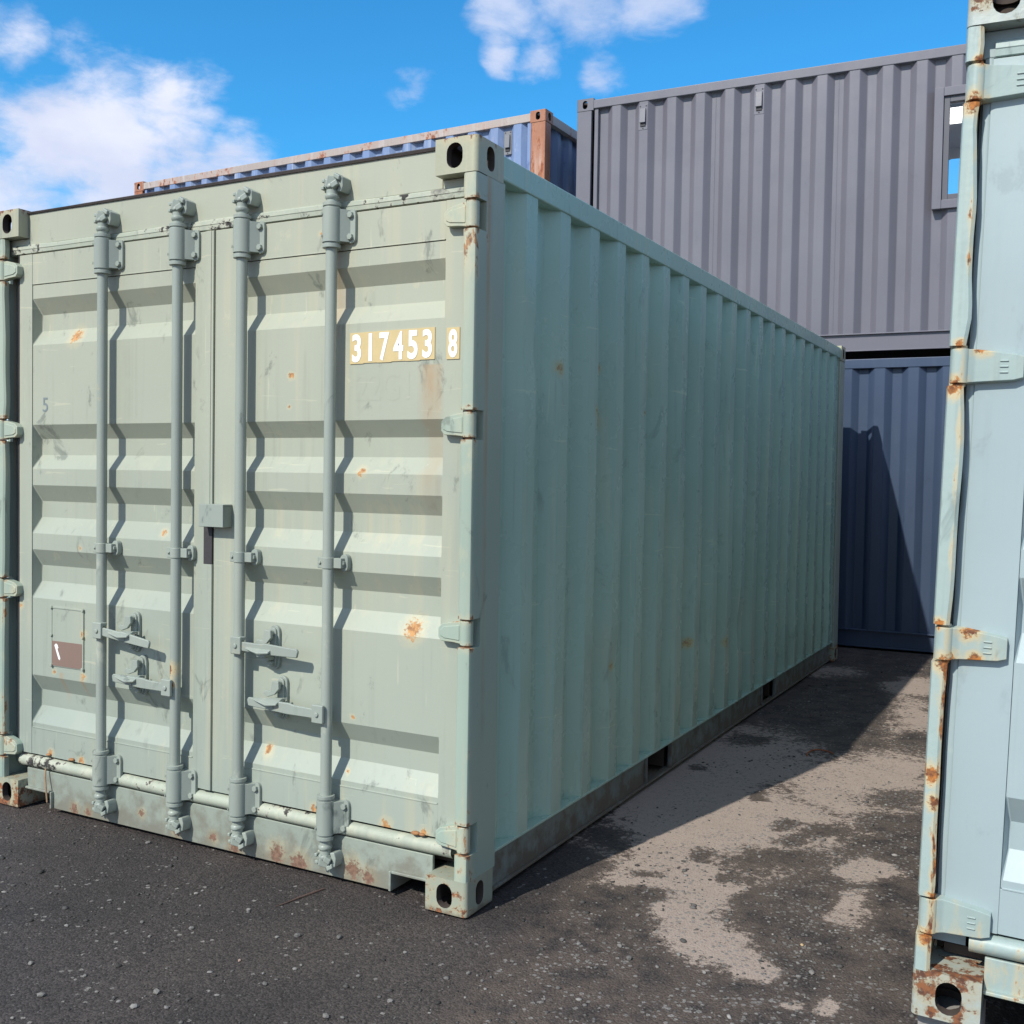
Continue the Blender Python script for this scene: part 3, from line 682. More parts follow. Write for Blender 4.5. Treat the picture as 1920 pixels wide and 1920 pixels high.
def door_end(root, M, style='taper', strip=(.052, .063), wav=(.003, .010), leaf_edge=(-.067, -2.328), stile=(-.145, -2.247), marks=True):
    # corner posts with hinge pockets
    for sx in (0, 1):
        X = (lambda x: x) if not sx else (lambda x: -Wd-x)
        mb = MB()
        mb.prism([(X(-.001), .068), (X(-.001), .192), (X(-.034), .192), (X(-.034), .068)], 'z', .117, Ht-.117)
        prev = .117
        for lo, hi in sorted(HZ)+[(Ht-.117, 0)]:
            mb.prism([(X(-.001), .030), (X(-.001), .0685), (X(-.034), .0685), (X(-.034), .030)], 'z', prev, lo-.004)
            j_strip(mb, X, -.001, -strip[sx], prev, lo-.004, 5+sx*7+int(lo*10), wav[sx])
            prev = hi+.004
        mb.build('corner_post', M['frame'], root, smooth=35)
        MB().box((X(-.036), .085, .17), (X(-.115), .100, 2.43)).build('post_inner_channel', M['inner'], root)
    header = MB().box((-.163, .050, 2.441), (-Wd+.163, .115, 2.578)).box((-.0365, .0505, 2.405), (-.1625, .113, 2.4725)).box((-Wd+.0365, .0505, 2.405), (-Wd+.1625, .113, 2.4725)).build('door_header', M['header'], root, bevel=.005)
    mb = MB()
    n = 60; xs = np.linspace(-.066, -Wd+.066, n)
    jz = (fbm(xs*3, xs*0, 3, 1., 3)-.5)*.008
    rows = [[(x, .052, 2.444+j), (x, .0445, 2.442+j), (x, .0405, 2.438+j), (x, .0395, 2.424+j*.5), (x, .0415, 2.4215+j*.5), (x, .043, 2.407), (x, .052, 2.404)] for x, j in zip(xs, jz)]
    mb.grid(np.array(rows)); mb.build('header_gasket', M['gasket'], header, smooth=30)
    # sill with fork pocket notches
    mb = MB()
    zt = .168
    poly = [(-.163, zt), (-Wd+.163, zt), (-Wd+.163, .082), (-2.115, .082), (-2.103, .070), (-2.103, .012), (-.335, .012), (-.335, .070), (-.323, .082), (-.163, .082)]
    mb.prism(poly, 'y', .045, .060)
    for s in (0, 1):
        q = (lambda x: x) if not s else (lambda x: -Wd-x)
        mb.box((q(-.163), .030, .078), (q(-.326), .200, .088)); mb.box((q(-.327), .030, .014), (q(-.337), .200, .086))
        mb.box((q(-.163), .18, .02), (q(-.327), .20, .082))
    sill = mb.build('door_sill', M['sill'], root, bevel=.003)
    mb = MB(); xs = np.linspace(-.082, -Wd+.125, 80); j = (fbm(xs*5, xs*0, 9, 1., 3)-.5)*.010
    rows = []
    for x, d in zip(xs, j):
        rows.append([(x, .060-.030*math.sin(t), .197+d*.4-.027*math.cos(t)*1.0) for t in np.linspace(math.pi, 0, 9)])
    mb.grid(np.array(rows)); mb.build('sill_gasket', M['gasket2'], sill, smooth=60)
    cache = {}
    doors = []
    for nm, x0, x1, sl, sr, rods in (('R', -1.185, leaf_edge[0], -1.074, stile[0], (-1.013, -.595)), ('L', leaf_edge[1], -1.189, stile[1], -1.289, (-1.761, -1.342))):
        mb = MB()
        mb.box((x0, .045, .232), (sl, .088, 2.402)); mb.box((sr, .045, .232), (x1, .088, 2.402))
        mb.box((sl, .0465, 2.272), (sr, .080, 2.4015)); mb.box((sl, .0465, .2325), (sr, .080, .348))
        mb.box((sl+.004, .0455, 2.2705), (sr-.004, .049, 2.2755)); mb.box((sl+.004, .0450, .3465), (sr-.004, .049, .3525))
        d = mb.build('door', M['door'], root, bevel=.0022); doors.append(d)
        door_sheet(sl+.001, sr-.001).build('door_panel', M['door'], d, bevel=.004, seg=2, smooth=20)
        # rubber seal round the leaf
        mb = MB(); ex = x1 if nm == 'R' else x0; sgn = 1 if nm == 'R' else -1
        zs = np.linspace(.225, 2.405, 70); jj = (fbm(zs*6, zs*0+ex, 4, 1., 3)-.5)*.007
        mb.grid(np.array([[(ex-sgn*.001, .050, z), (ex+sgn*(.006+q), .047, z), (ex+sgn*(.017+q), .052, z), (ex+sgn*.020, .088, z)] for z, q in zip(zs, jj)]))
        mb.build('edge_gasket', M['rubber'], d, smooth=60)
        for lo, hi in HZ: hinge(d, lo, hi, M['frame'], 1 if nm == 'R' else -1, style)
        for rx in rods: rod_set(d, header, sill, rx, M, cache)
    R, L = doors
    mb = MB(); mb.box((-1.2315, .036, 1.265), (-1.1865, .046, 2.400)); mb.box((-1.2315, .036, .235), (-1.1865, .046, 1.118))
    mb.box((-1.222, .0335, 1.265), (-1.1965, .0365, 2.400)); mb.build('centre_gasket', M['door'], L, bevel=.003)
    MB().box((-1.2305, .038, 1.1185), (-1.1880, .0455, 1.2645)).build('bare_gasket', M['rubber'], L)['label'] = 'bare dark strip of door seal where the paint has gone'
    handle(R, -1.013, .829, 1, .300, -.01, M); catch(R, -.868, .826, 1, M)
    handle(R, -.595, .617, -1, .345, .03, M); catch(R, -.828, .640, -1, M)
    handle(L, -1.761, .822, 1, .300, -.10, M); catch(L, -1.600, .822, 1, M)
    handle(L, -1.342, .630, -1, .318, .03, M); catch(L, -1.560, .648, -1, M)
    mb = MB(); mb.box((-1.213, -.006, 1.266), (-1.090, .0, 1.353)); mb.box((-1.213, .0, 1.345), (-1.090, .044, 1.353)); mb.box((-1.096, .0, 1.266), (-1.090, .044, 1.345)); mb.box((-1.213, .0, 1.266), (-1.207, .036, 1.345))
    mb.build('lock_box', M['gear'], R, bevel=.002)
    return R, L

def M_(**k): return k
GM = M_(cast=P_CAST, castt=P_CASTT, post=P_FRAME, frame=P_POST, rail=P_SIDE, brail=P_RAIL, side=P_SIDE, end=P_SIDE, door=P_DOOR, gear=P_ROD, keeper=P_ROD, header=P_FRAME,
        sill=P_SILL, gasket=P_GASK, gasket2=P_GASK, rubber=RUBBER, inner=P_RAIL)
BM = M_(cast=P_PALEC, post=P_PALEF, frame=P_PALEF, rail=P_PALEF, brail=P_PALEF, side=P_PALE, end=P_PALE, door=P_PALE, gear=P_PALE, keeper=P_PALEF, header=P_PALE,
        sill=P_PALEF, gasket=P_PALEF, gasket2=P_PALEF, rubber=P_PALE, inner=P_PALE)

GROUP = 'shipping containers in the yard'
# ------------------------------------------------------------------ the green container
main = thing('shipping_container', 'pale green shipping container with closed double doors and white numbers 317453 8', 'container', (-OX, -OY, 0), group=GROUP)
shell(main, GM, dent=1., seed=21)
R, L = door_end(main, GM)
# rust blisters along the bottom edge of the doors
for bx, bz, br_ in ((-.655, .240, .011), (-.232, .236, .013), (-.206, .235, .009), (-.128, .233, .015), (-1.30, .240, .008), (-2.13, .243, .010), (-1.985, .242, .012)):
    mb = MB(); r_ = np.random.default_rng(int(abs(bx)*1000))
    mb.lathe((0, 0), [(.3, -.55), (.8, -.35), (1.0, 0.), (.75, .38), (.3, .55)], 8)
    mb.v = [(p[0]*br_*1.5*r_.uniform(.85, 1.15), p[1]*br_*.9*r_.uniform(.85, 1.15), p[2]*br_) for p in mb.v]
    mb.build('rust_blister', RUSTM, main, loc=(bx, .042, bz), smooth=60)
# rusty, slightly lifted front edge of the roof sheet
mb = MB(); xs = np.linspace(-.163, -Wd+.163, 90); q = fbm(xs*4, xs*0, 15, 1., 4); q2 = fbm(xs*1.3, xs*0, 16, 1., 2)
mb.grid(np.array([[(x, .058, 2.572), (x, .044, 2.5765-.004*a), (x, .040, 2.580+.006*b_), (x, .046, 2.584+.010*b_*a), (x, .12, 2.586)] for x, a, b_ in zip(xs, q, q2)]))
mb.build('roof_edge', plain('rusty_dark_edge', (.060, .048, .045), .85, var=.5, scale=25, bump=.4), main, smooth=40)
# number decals: ochre film tiles with white digits
def decal(parent, ch, x0, x1, z0, z1, y, dz=0.):
    mb = MB(); mb.box((x0, y-.0015, z0+dz), (x1, y+.004, z1+dz)); mb.cm = 1
    V, F, h, w = text_mesh(ch, .1, 1., .0030)
    H = (z1-z0)*.90; k = H/h; kx = min((x1-x0)*.70/w, k*.72) if ch != '1' else k*.70
    cx, cz = (x0+x1)/2, z0+dz+(z1-z0)*.05
    mb.add([(cx+a*kx, y-.0027, cz+b*k) for a, b in V], [f[:] for f in F])
    mb.build('number_decal', [GOLD, WHITE], parent, smooth=None)
xs0 = -.541; wd = .0595
for i, ch in enumerate('317453'):
    decal(R, ch, xs0+i*wd, xs0+(i+1)*wd, 1.868+(.0015 if i % 2 else 0), 1.978, .0475, (i-2)*.0006)
decal(R, '8', -.134, -.083, 1.868, 1.974, .0435)
V, F, h, w = text_mesh('5', .1, 1., .0005); k = .062/h
MB_ = MB(); MB_.add([(-2.165+a*k*.95, PY-.0012, 1.722+b*k) for a, b in V], F); MB_.build('number', GREY5, L, smooth=None)['label'] = 'grey stencilled 5'
V, F, h, w = text_mesh('22G1', .1, 1., .001); k = .10/h
MB_ = MB(); MB_.add([(-.40+a*k*.8, PY-.0004, 1.735+b*k) for a, b in V], F); MB_.build('painted_over_lettering', P_DOOR, R, smooth=None)
# data plate
mb = MB(); mb.box((-2.118, .0455, .630), (-1.920, .0495, .885)); mb.cm = 0
mb.box((-2.121, .043, .627), (-2.114, .0495, .888)); mb.box((-1.924, .043, .627), (-1.917, .0495, .888)); mb.box((-2.1135, .043, .880), (-1.9245, .0495, .8875))
for px, pz in ((-2.117, .884), (-1.921, .884), (-2.117, .765), (-1.921, .77), (-2.117, .634), (-1.921, .634)): mb.tube((px, .038, pz), (px, .046, pz), .0075, seg=8)
dp = mb.build('data_plate', P_DOOR, L, bevel=.0015)
mb = MB(); mb.box((-2.1135, .0440, .634), (-1.9245, .0456, .740)); mb.cm = 1
mb.add([(a, .0436, b) for a, b in ((-2.098, .722), (-2.088, .730), (-2.079, .726), (-2.072, .712), (-2.079, .708), (-2.060, .668), (-2.064, .660), (-2.072, .664), (-2.088, .700))], [tuple(range(9))[::-1]])
mb.build('bare_plate_strip', [PLATE, WHITE], L)['label'] = 'brown bare lower part of the plate with a white scratch'

# ------------------------------------------------------------------ the pale blue container beside the camera
RC = Vector((1.4190, -.166, .124)); RR = Euler((0, .0255, .0235))
pale = thing('shipping_container', 'pale blue rust-streaked container end with strap hinges, cut off by the picture edge', 'container', RC + RR.to_matrix() @ Vector((OX, 3.029, 0)), tuple(RR), group=GROUP)
shell(pale, BM, dent=.8, seed=51)
CONC = plain('concrete_block_grey', (.25, .24, .225), .9, var=.25, scale=9, bump=.3)
for k, (lx, ly, lab) in enumerate(((-Wd+.09, .10, 'low concrete block under the near corner of the pale blue container'), (-.09, .10, 'thin concrete slab under the far front corner of the pale blue container'),
                                  (-Wd+.09, Ln-.1, 'low concrete block under the back corner of the pale blue container'), (-.09, Ln-.1, 'thin concrete slab under the far back corner of the pale blue container'))):
    p_ = RC + RR.to_matrix() @ Vector((lx+Wd, ly, 0))
    h_ = p_.z-.001
    mb = MB(); mb.box((-.075, -.06, -.012), (.075, .10, h_-.002))
    o = mb.build('concrete_block', CONC, off=False, bevel=.006); o.location = (p_.x, p_.y, 0); o['label'] = lab; o['category'] = 'concrete block'; o['group'] = 'concrete blocks under the pale blue container'
door_end(pale, BM, style='strap', strip=(.040, .040), wav=(.006, .013), leaf_edge=(-.062, -2.376), stile=(-.19, -2.25))

# ------------------------------------------------------------------ dark stack at the back
ANG = .045
dr = (0, 0, -math.pi/2+ANG)
def along(x, y, z, rot):
    """location of the base centre for a container whose long right side starts at world x,y (its near end corner)"""
    m = Euler(rot).to_matrix(); return Vector((x, y, z)) + m @ Vector((-OX, 3.029, 0))
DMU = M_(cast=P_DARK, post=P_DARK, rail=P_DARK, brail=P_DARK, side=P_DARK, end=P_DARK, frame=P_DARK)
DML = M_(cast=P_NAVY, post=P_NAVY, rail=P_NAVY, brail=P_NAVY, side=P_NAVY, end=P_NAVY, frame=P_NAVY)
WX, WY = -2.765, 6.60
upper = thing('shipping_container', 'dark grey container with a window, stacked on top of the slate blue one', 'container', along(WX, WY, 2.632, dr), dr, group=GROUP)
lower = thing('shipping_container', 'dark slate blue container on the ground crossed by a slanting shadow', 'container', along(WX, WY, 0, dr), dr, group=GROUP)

def near_end(root, M):
    for sx in (0, 1):
        X = (lambda x: x) if not sx else (lambda x: -Wd-x)
        MB().prism([(X(-.004), .004), (X(-.004), .158), (X(-.05), .158), (X(-.05), .06), (X(-.13), .06), (X(-.13), .004)], 'z', .117, Ht-.117).build('corner_post', M['post'], root, bevel=.006)
    MB().box((-.163, .006, .02), (-Wd+.163, .06, .17)).build('end_sill', M['brail'], root, bevel=.004)
    MB().box((-.163, .006, 2.48), (-Wd+.163, .07, 2.575)).build('end_header', M['rail'], root, bevel=.004)
    end_sheet(root, M['end'], .10)

HW = (3.385, 4.42, 1.262, 2.158)
shell(upper, DMU, hole_r=HW, hole_l=(2.7, 4.6, 1.2, 2.285), dent=.12, seed=71); near_end(upper, DMU)
shell(lower, DML, dent=.12, seed=81); near_end(lower, DML)
for y in (.692, 1.810): vent(upper, y, 2.335, P_DARK, x=-.011)
# window in the upper one: frame, sash, pane; and the lined room behind it
def ring(mb, y0, y1, z0, z1, w, xa, xb):
    mb.box((xa, y0, z0), (xb, y0+w, z1)); mb.box((xa, y1-w, z0), (xb, y1, z1)); mb.box((xa, y0+w, z0), (xb, y1-w, z0+w)); mb.box((xa, y0+w, z1-w), (xb, y1-w, z1))
mb = MB(); ring(mb, 3.318, 4.486, 1.195, 2.222, .075, -.050, .026)
win = mb.build('window', P_DARK, upper, bevel=.004)
mb = MB(); ring(mb, 3.394, 4.410, 1.271, 2.146, .048, -.048, .004); mb.build('window_sash', FRAMEM, win, bevel=.003)
MB().box((-.026, 3.4425, 1.3195), (-.020, 4.3615, 2.0975)).build('window_pane', GLASS, win)
mb = MB()
mb.box((-.070, 2.6, 2.395), (-2.37, 4.8, 2.41)); mb.box((-.070, 2.585, .16), (-2.37, 2.599, 2.394)); mb.box((-.070, 4.801, .16), (-2.37, 4.815, 2.394))
mb.box((-2.36, 2.6, .16), (-2.372, 4.8, 1.199)); mb.box((-2.36, 2.6, 2.286), (-2.372, 4.8, 2.394))
mb.build('room_lining', ROOMW, upper)
m3 = Euler(dr).to_matrix(); base = upper.location
lamp_loc = base + m3 @ Vector((-1.25+OX, 3.62+OY, 2.376))
lt = thing('ceiling_light', 'lit square ceiling light seen through the window of the dark grey container', 'light', lamp_loc, dr)
mb = MB(); mb.box((-.24, -.34, .004), (.24, .34, .018)); mb.build('lamp_housing', ROOMW, lt, off=False)
mb = MB(); mb.box((-.225, -.325, -.004), (.225, .325, .0035)); mb.build('lamp_diffuser', LAMP, lt, off=False)

# ------------------------------------------------------------------ blue stack at the back
UM = M_(cast=P_RUSTY, post=P_RUSTY, rail=P_RUSTRAIL, brail=P_RUSTRAIL, side=P_BLUE, end=P_BLUE, frame=P_RUSTY)
br = (0, 0, -math.pi/2-.0244)
bxy = (-9.192, 6.800)
blue = thing('shipping_container', 'faded blue container with rusty corner post, stacked behind the green one', 'container', along(*bxy, 2.624, br), br, group=GROUP)
shell(blue, UM, dent=.4, seed=91); near_end(blue, UM)
vent(blue, 5.60, 2.32, VENT, x=-.038)
V, F, h, w = text_mesh('2', .1, 1., .002); k = .16/h
mb = MB(); mb.add([(-.0585, 5.588+a*k*.7, 1.975+b*k) for a, b in V], F); mb.build('white_number', WHITE, blue, smooth=None)
def copy_tree(o, parent=None):
    c = o.copy(); COL.objects.link(c); c.parent = parent
    for ch in list(o.children): copy_tree(ch, c)
    return c
under = copy_tree(blue); under.location = along(*bxy, 0, br)
under['label'] = 'faded blue container on the ground underneath the upper blue one'

# ------------------------------------------------------------------ ground
LIGHT = [(0.429, 1.405, 0.446, 0.271, -0.166, 0.533), (0.055, 1.839, 0.329, 0.202, -0.209, 0.58), (0.231, 2.684, 0.394, 0.246, -0.17, 0.613), (0.829, 2.509, 0.273, 0.168, -0.106, 0.595), (0.325, 0.699, 0.202, 0.121, -0.054, 0.137), (0.58, 0.636, 0.134, 0.08, -0.116, 0.344), (0.763, 0.285, 0.12, 0.071, -0.05, 0.156), (0.902, 0.154, 0.07, 0.041, -0.027, 0.095), (1.076, 1.12, 0.094, 0.056, -0.023, 0.127), (1.123, 0.763, 0.058, 0.035, -0.023, 0.128), (1.158, 0.031, 0.032, 0.019, -0.007, 0.032), (1.048, -0.017, 0.026, 0.015, -0.006, 0.024), (0.833, 3.94, 0.155, 0.099, -0.1, 0.711), (0.102, 5.386, 0.192, 0.127, -0.054, 0.265), (0.702, 5.108, 0.18, 0.118, -0.052, 0.384)]
DARK = [(0.386, 4.143, 0.355, 0.228, -0.268, 1.35), (0.107, 2.981, 0.131, 0.083, -0.056, 0.197), (0.099, 1.027, 0.103, 0.061, -0.069, 0.163), (0.032, 0.58, 0.172, 0.103, -0.088, 0.178), (0.503, 1.043, 0.058, 0.034, -0.03, 0.091), (0.739, 1.123, 0.188, 0.113, -0.041, 0.159), (0.801, 1.558, 0.115, 0.07, -0.028, 0.127), (0.63, 1.546, 0.063, 0.039, -0.021, 0.08), (1.041, 1.89, 0.138, 0.085, -0.025, 0.159), (1.007, 2.242, 0.128, 0.079, -0.022, 0.142), (0.742, 1.382, 0.095, 0.057, -0.022, 0.089), (0.44, 0.527, 0.104, 0.062, -0.035, 0.092), (0.321, 0.71, 0.086, 0.051, -0.023, 0.057), (0.658, 0.788, 0.054, 0.032, -0.017, 0.057), (1.214, 0.889, 0.118, 0.07, -0.024, 0.156), (0.891, 0.601, 0.164, 0.097, -0.047, 0.182), (1.055, 1.504, 0.128, 0.078, -0.025, 0.151), (0.931, 3.434, 0.144, 0.091, -0.041, 0.302), (0.064, 2.19, 0.063, 0.039, -0.022, 0.065), (0.473, 1.892, 0.039, 0.023, -0.01, 0.037)]

def sstep(a, b, x):
    t = np.clip((x-a)/(b-a), 0, 1); return t*t*(3-2*t)
def height(x, y):
    x = np.asarray(x, float); y = np.asarray(y, float)
    n = (fbm(x, y, 31, 1.3, 4)-.5)*.016+(fbm(x, y, 32, 9., 3)-.5)*.004
    return -.006+np.minimum(n, .004)
def ellipses(x, y, lst):
    out = np.full(x.shape, -1.)
    for cx, cy, ax, ay, bx, by in lst:
        det = ax*by-ay*bx; dx, dy = x-cx, y-cy
        p = (dx*by-dy*bx)/det; q = (ax*dy-ay*dx)/det
        out = np.maximum(out, 1-np.sqrt(p*p+q*q))
    return out
def dust_at(x, y):
    wx = x+(fbm(x, y, 41, 3., 4)-.5)*.22; wy = y+(fbm(x, y, 42, 3., 4)-.5)*.30
    l = ellipses(wx, wy, LIGHT); d = ellipses(wx, wy, DARK)
    a = np.clip(.64+l*1.25, 0, 1); b = np.clip(.42+d*1.1, 0, 1)
    far = sstep(6.6, 9.5, np.hypot(x, y-2))*(.2+.5*fbm(x, y, 43, .35, 4))
    return np.maximum(a*(1-b*.85), far)
def axis(lo, hi, step, far):
    a = list(np.arange(lo, hi, step)); s = step
    while a[-1] < far: s *= 1.22; a.append(a[-1]+s)
    s = step
    while a[0] > -far: s *= 1.22; a.insert(0, a[0]-s)
    return np.array(a)
gx, gy = axis(-2.9, 1.75, .022, 700.), axis(-1.4, 6.9, .028, 700.)
GX, GY = np.meshgrid(gx, gy, indexing='ij'); GZ = height(GX, GY)
n, m = GX.shape
idx = np.arange(n*m).reshape(n, m)
quads = np.stack([idx[:-1, :-1], idx[1:, :-1], idx[1:, 1:], idx[:-1, 1:]], -1).reshape(-1, 4)
gm = bpy.data.meshes.new('ground')
gm.vertices.add(n*m); gm.vertices.foreach_set('co', np.stack([GX, GY, GZ], -1).ravel())
gm.loops.add(quads.size); gm.loops.foreach_set('vertex_index', quads.ravel())
gm.polygons.add(len(quads)); gm.polygons.foreach_set('loop_start', np.arange(0, quads.size, 4)); gm.polygons.foreach_set('loop_total', np.full(len(quads), 4))
gm.polygons.foreach_set('use_smooth', np.ones(len(quads), bool))
gm.update(calc_edges=True)
at = gm.attributes.new('dust', 'FLOAT', 'POINT'); at.data.foreach_set('value', dust_at(GX, GY).ravel())
worn = sstep(.02, .55, GX+.10*GY-.1*fbm(GX, GY, 45, 1.5, 3)+.06)*(1-.5*sstep(2.2, 3.6, GY))
at = gm.attributes.new('worn', 'FLOAT', 'POINT'); at.data.foreach_set('value', worn.ravel())
ground = bpy.data.objects.new('ground', gm); COL.objects.link(ground); ground['kind'] = 'structure'
ground['label'] = 'dark asphalt yard with pale dusty patches'

def ground_material():
    m, T, b = new_mat('dusty_asphalt')
    co = T.n('ShaderNodeTexCoord').outputs['Object']
    du = T.n('ShaderNodeAttribute', attribute_name='dust').outputs['Fac']
    br_ = T.n('ShaderNodeAttribute', attribute_name='worn').outputs['Fac']
    nm = T.noise(co, 7., 5, .66); nf = T.noise(co, 34., 5, .7); big = T.noise(co, 1.1, 5, .55)
    fine = T.noise(co, 120., 4, .7)
    k = T.m('ADD', T.m('ADD', du, T.m('MULTIPLY', T.m('SUBTRACT', nm, .5), 1.3)), T.m('MULTIPLY', T.m('SUBTRACT', nf, .5), 2.1))
    k = T.m('ADD', k, T.m('MULTIPLY', T.m('SUBTRACT', fine, .5), 1.1))
    k = T.m('SUBTRACT', k, T.mr(du, .30, .0, 0., .35))
    dust = T.mr(k, .34, .68); brown = T.m('MAXIMUM', T.mr(T.m('ADD', k, T.m('MULTIPLY', br_, .5)), .12, .52), T.m('MULTIPLY', T.mr(br_, .0, .5), T.mr(nm, .36, .6)))
    c = T.mix(T.mr(big, .35, .65), (.034, .0295, .0285), (.053, .0445, .041))
    # stones in the asphalt
    vo = T.voro(co, 150.); sep = T.n('ShaderNodeSeparateColor'); T.put(sep.inputs[0], vo.outputs['Color'])
    c = T.mix(1.0, c, T.mix(sep.outputs[0], (.55, .55, .55), (1.55, 1.53, 1.5)), 'MULTIPLY')
    c = T.mix(T.m('MULTIPLY', T.mr(fine, .58, .7), .6), c, (.014, .012, .012))
    c = T.mix(T.m('MULTIPLY', brown, .75), c, T.mix(sep.outputs[1], (.075, .057, .046), (.125, .097, .078)))
    dcol = T.mix(nf, (.26, .206, .170), (.375, .305, .258))
    dcol = T.mix(T.mr(T.noise(co, 160., 3, .6), .52, .72), dcol, (.17, .13, .105))
    c = T.mix(dust, c, dcol)
    # pale worn chips, in drifts
    cw = T.vm('ADD', co, T.vm('MULTIPLY', T.vm('SUBTRACT', T.noise(co, 80, 2, .6, out=1), (.5, .5, .5)), (.012, .012, .0)))
    v2 = T.voro(cw, 52.); s2 = T.n('ShaderNodeSeparateColor'); T.put(s2.inputs[0], v2.outputs['Color'])
    drift = T.m('MULTIPLY', T.mr(T.m('ADD', T.noise(co, 3.4, 5, .65), T.m('MULTIPLY', br_, .06)), .47, .64), T.m('ADD', .35, T.m('MULTIPLY', br_, .65)))
    chip = T.m('MULTIPLY', T.mr(v2.outputs['Distance'], .42, .30), T.m('LESS_THAN', s2.outputs[0], T.m('MULTIPLY', drift, .62)))
    v3 = T.voro(co, 125.); s3 = T.n('ShaderNodeSeparateColor'); T.put(s3.inputs[0], v3.outputs['Color'])
    chip3 = T.m('MULTIPLY', T.mr(v3.outputs['Distance'], .42, .3), T.m('LESS_THAN', s3.outputs[0], T.m('ADD', .012, T.m('MULTIPLY', drift, .16))))
    cc = T.mix(s2.outputs[2], (.09, .083, .078), (.235, .218, .20))
    c = T.mix(T.m('MULTIPLY', T.m('MAXIMUM', chip, T.m('MULTIPLY', chip3, .7)), .9), c, cc)
    T.put(b.inputs['Base Color'], c)
    T.put(b.inputs['Roughness'], T.m('ADD', .72, T.m('MULTIPLY', dust, .22)))
    b.inputs['Specular IOR Level'].default_value = .3
    bp = T.n('ShaderNodeBump'); bp.inputs['Strength'].default_value = .75; bp.inputs['Distance'].default_value = .006
    hh = T.m('ADD', T.m('MULTIPLY', nf, .5), T.m('MULTIPLY', T.m('SUBTRACT', .6, vo.outputs['Distance']), .55))
    hh = T.m('ADD', hh, T.m('MULTIPLY', chip, .35)); hh = T.m('MULTIPLY', hh, T.m('SUBTRACT', 1., T.m('MULTIPLY', dust, .45)))
    T.put(bp.inputs['Height'], hh); T.t.links.new(bp.outputs[0], b.inputs['Normal'])
    return m
gm.materials.append(ground_material())

# loose stones
def stone_mat(name, col):
    m, T, b = new_mat(name); co = T.n('ShaderNodeTexCoord').outputs['Object']
    rd = T.n('ShaderNodeObjectInfo').outputs['Random']
    at_ = T.n('ShaderNodeAttribute', attribute_name='tone').outputs['Fac']
    n_ = T.noise(co, 90, 5, .65)
    c = T.mix(n_, tuple(v*.7 for v in col), tuple(v*1.25 for v in col))
    f = T.m('ADD', T.m('MULTIPLY', rd, .5), T.m('ADD', at_, .45))
    c = T.mix(1.0, c, T.n('ShaderNodeCombineXYZ').outputs[0], 'MULTIPLY')
    cx = c.node.inputs[7].links[0].from_node
    for i in range(3): T.put(cx.inputs[i], f)
    T.put(b.inputs['Base Color'], c); b.inputs['Roughness'].default_value = .85
    return m
STONE = stone_mat('loose_stone_grey', (.235, .222, .205))
bm = bmesh.new(); bmesh.ops.create_icosphere(bm, subdivisions=1, radius=1.); IV = np.array([v.co[:] for v in bm.verts]); IF = np.array([[v.index for v in f.verts] for f in bm.faces]); bm.free()
bm = bmesh.new(); bmesh.ops.create_icosphere(bm, subdivisions=2, radius=1.); IV2 = np.array([v.co[:] for v in bm.verts]); IF2 = np.array([[v.index for v in f.verts] for f in bm.faces]); bm.free()

N = 34000
px = rng.uniform(-2.7, 1.5, N); py = rng.uniform(-1.35, 6.6, N)
cl = fbm(px, py, 61, 2.2, 4); du_ = dust_at(px, py)
inside = (px < .03) & (px > -2.47) & (py > .03)
right = (px > 1.42) & (py > -.16)
keep = (rng.random(N) < np.clip((cl-.40)*3.2, .05, 1)*(1-.45*du_)*(.45+.55*sstep(-.2, .5, px))) & ~inside & ~right & (rng.random(N) < np.clip(1.15-py*.12, .3, 1))
px, py = px[keep], py[keep]; N = len(px)
sz = rng.gamma(2.2, .0013, N)+.0016; sz = np.minimum(sz, .011)
V = np.repeat(IV[None], N, 0)*(1+rng.normal(0, .16, (N, len(IV), 1)))
sc = np.stack([sz*rng.uniform(.8, 1.5, N), sz*rng.uniform(.7, 1.1, N), sz*rng.uniform(.28, .65, N)], -1); V = V*sc[:, None]
th = rng.uniform(0, 2*np.pi, N); c_, s_ = np.cos(th)[:, None], np.sin(th)[:, None]
V = np.stack([V[..., 0]*c_-V[..., 1]*s_, V[..., 0]*s_+V[..., 1]*c_, V[..., 2]], -1)
V += np.stack([px, py, height(px, py)+sc[:, 2]*.35], -1)[:, None]
Fq = (IF[None]+(np.arange(N)*len(IV))[:, None, None]).reshape(-1, 3)
sm = bpy.data.meshes.new('gravel'); sm.vertices.add(V.shape[0]*V.shape[1]); sm.vertices.foreach_set('co', V.ravel())
sm.loops.add(Fq.size); sm.loops.foreach_set('vertex_index', Fq.ravel()); sm.polygons.add(len(Fq)); sm.polygons.foreach_set('loop_start', np.arange(0, Fq.size, 3)); sm.polygons.foreach_set('loop_total', np.full(len(Fq), 3)); sm.update(calc_edges=True)
wn = sstep(.1, .7, px)
tone = rng.choice([-.42, -.36, -.28, -.12, .08, .3], N, p=[.30, .25, .2, .13, .08, .04])+wn*rng.uniform(0, .35, N)
ta = sm.attributes.new('tone', 'FLOAT', 'POINT'); ta.data.foreach_set('value', np.repeat(tone, len(IV)))
sm.materials.append(STONE)
gravel = bpy.data.objects.new('gravel', sm); COL.objects.link(gravel); gravel['kind'] = 'stuff'; gravel['label'] = 'loose grit and small chips scattered over the asphalt'

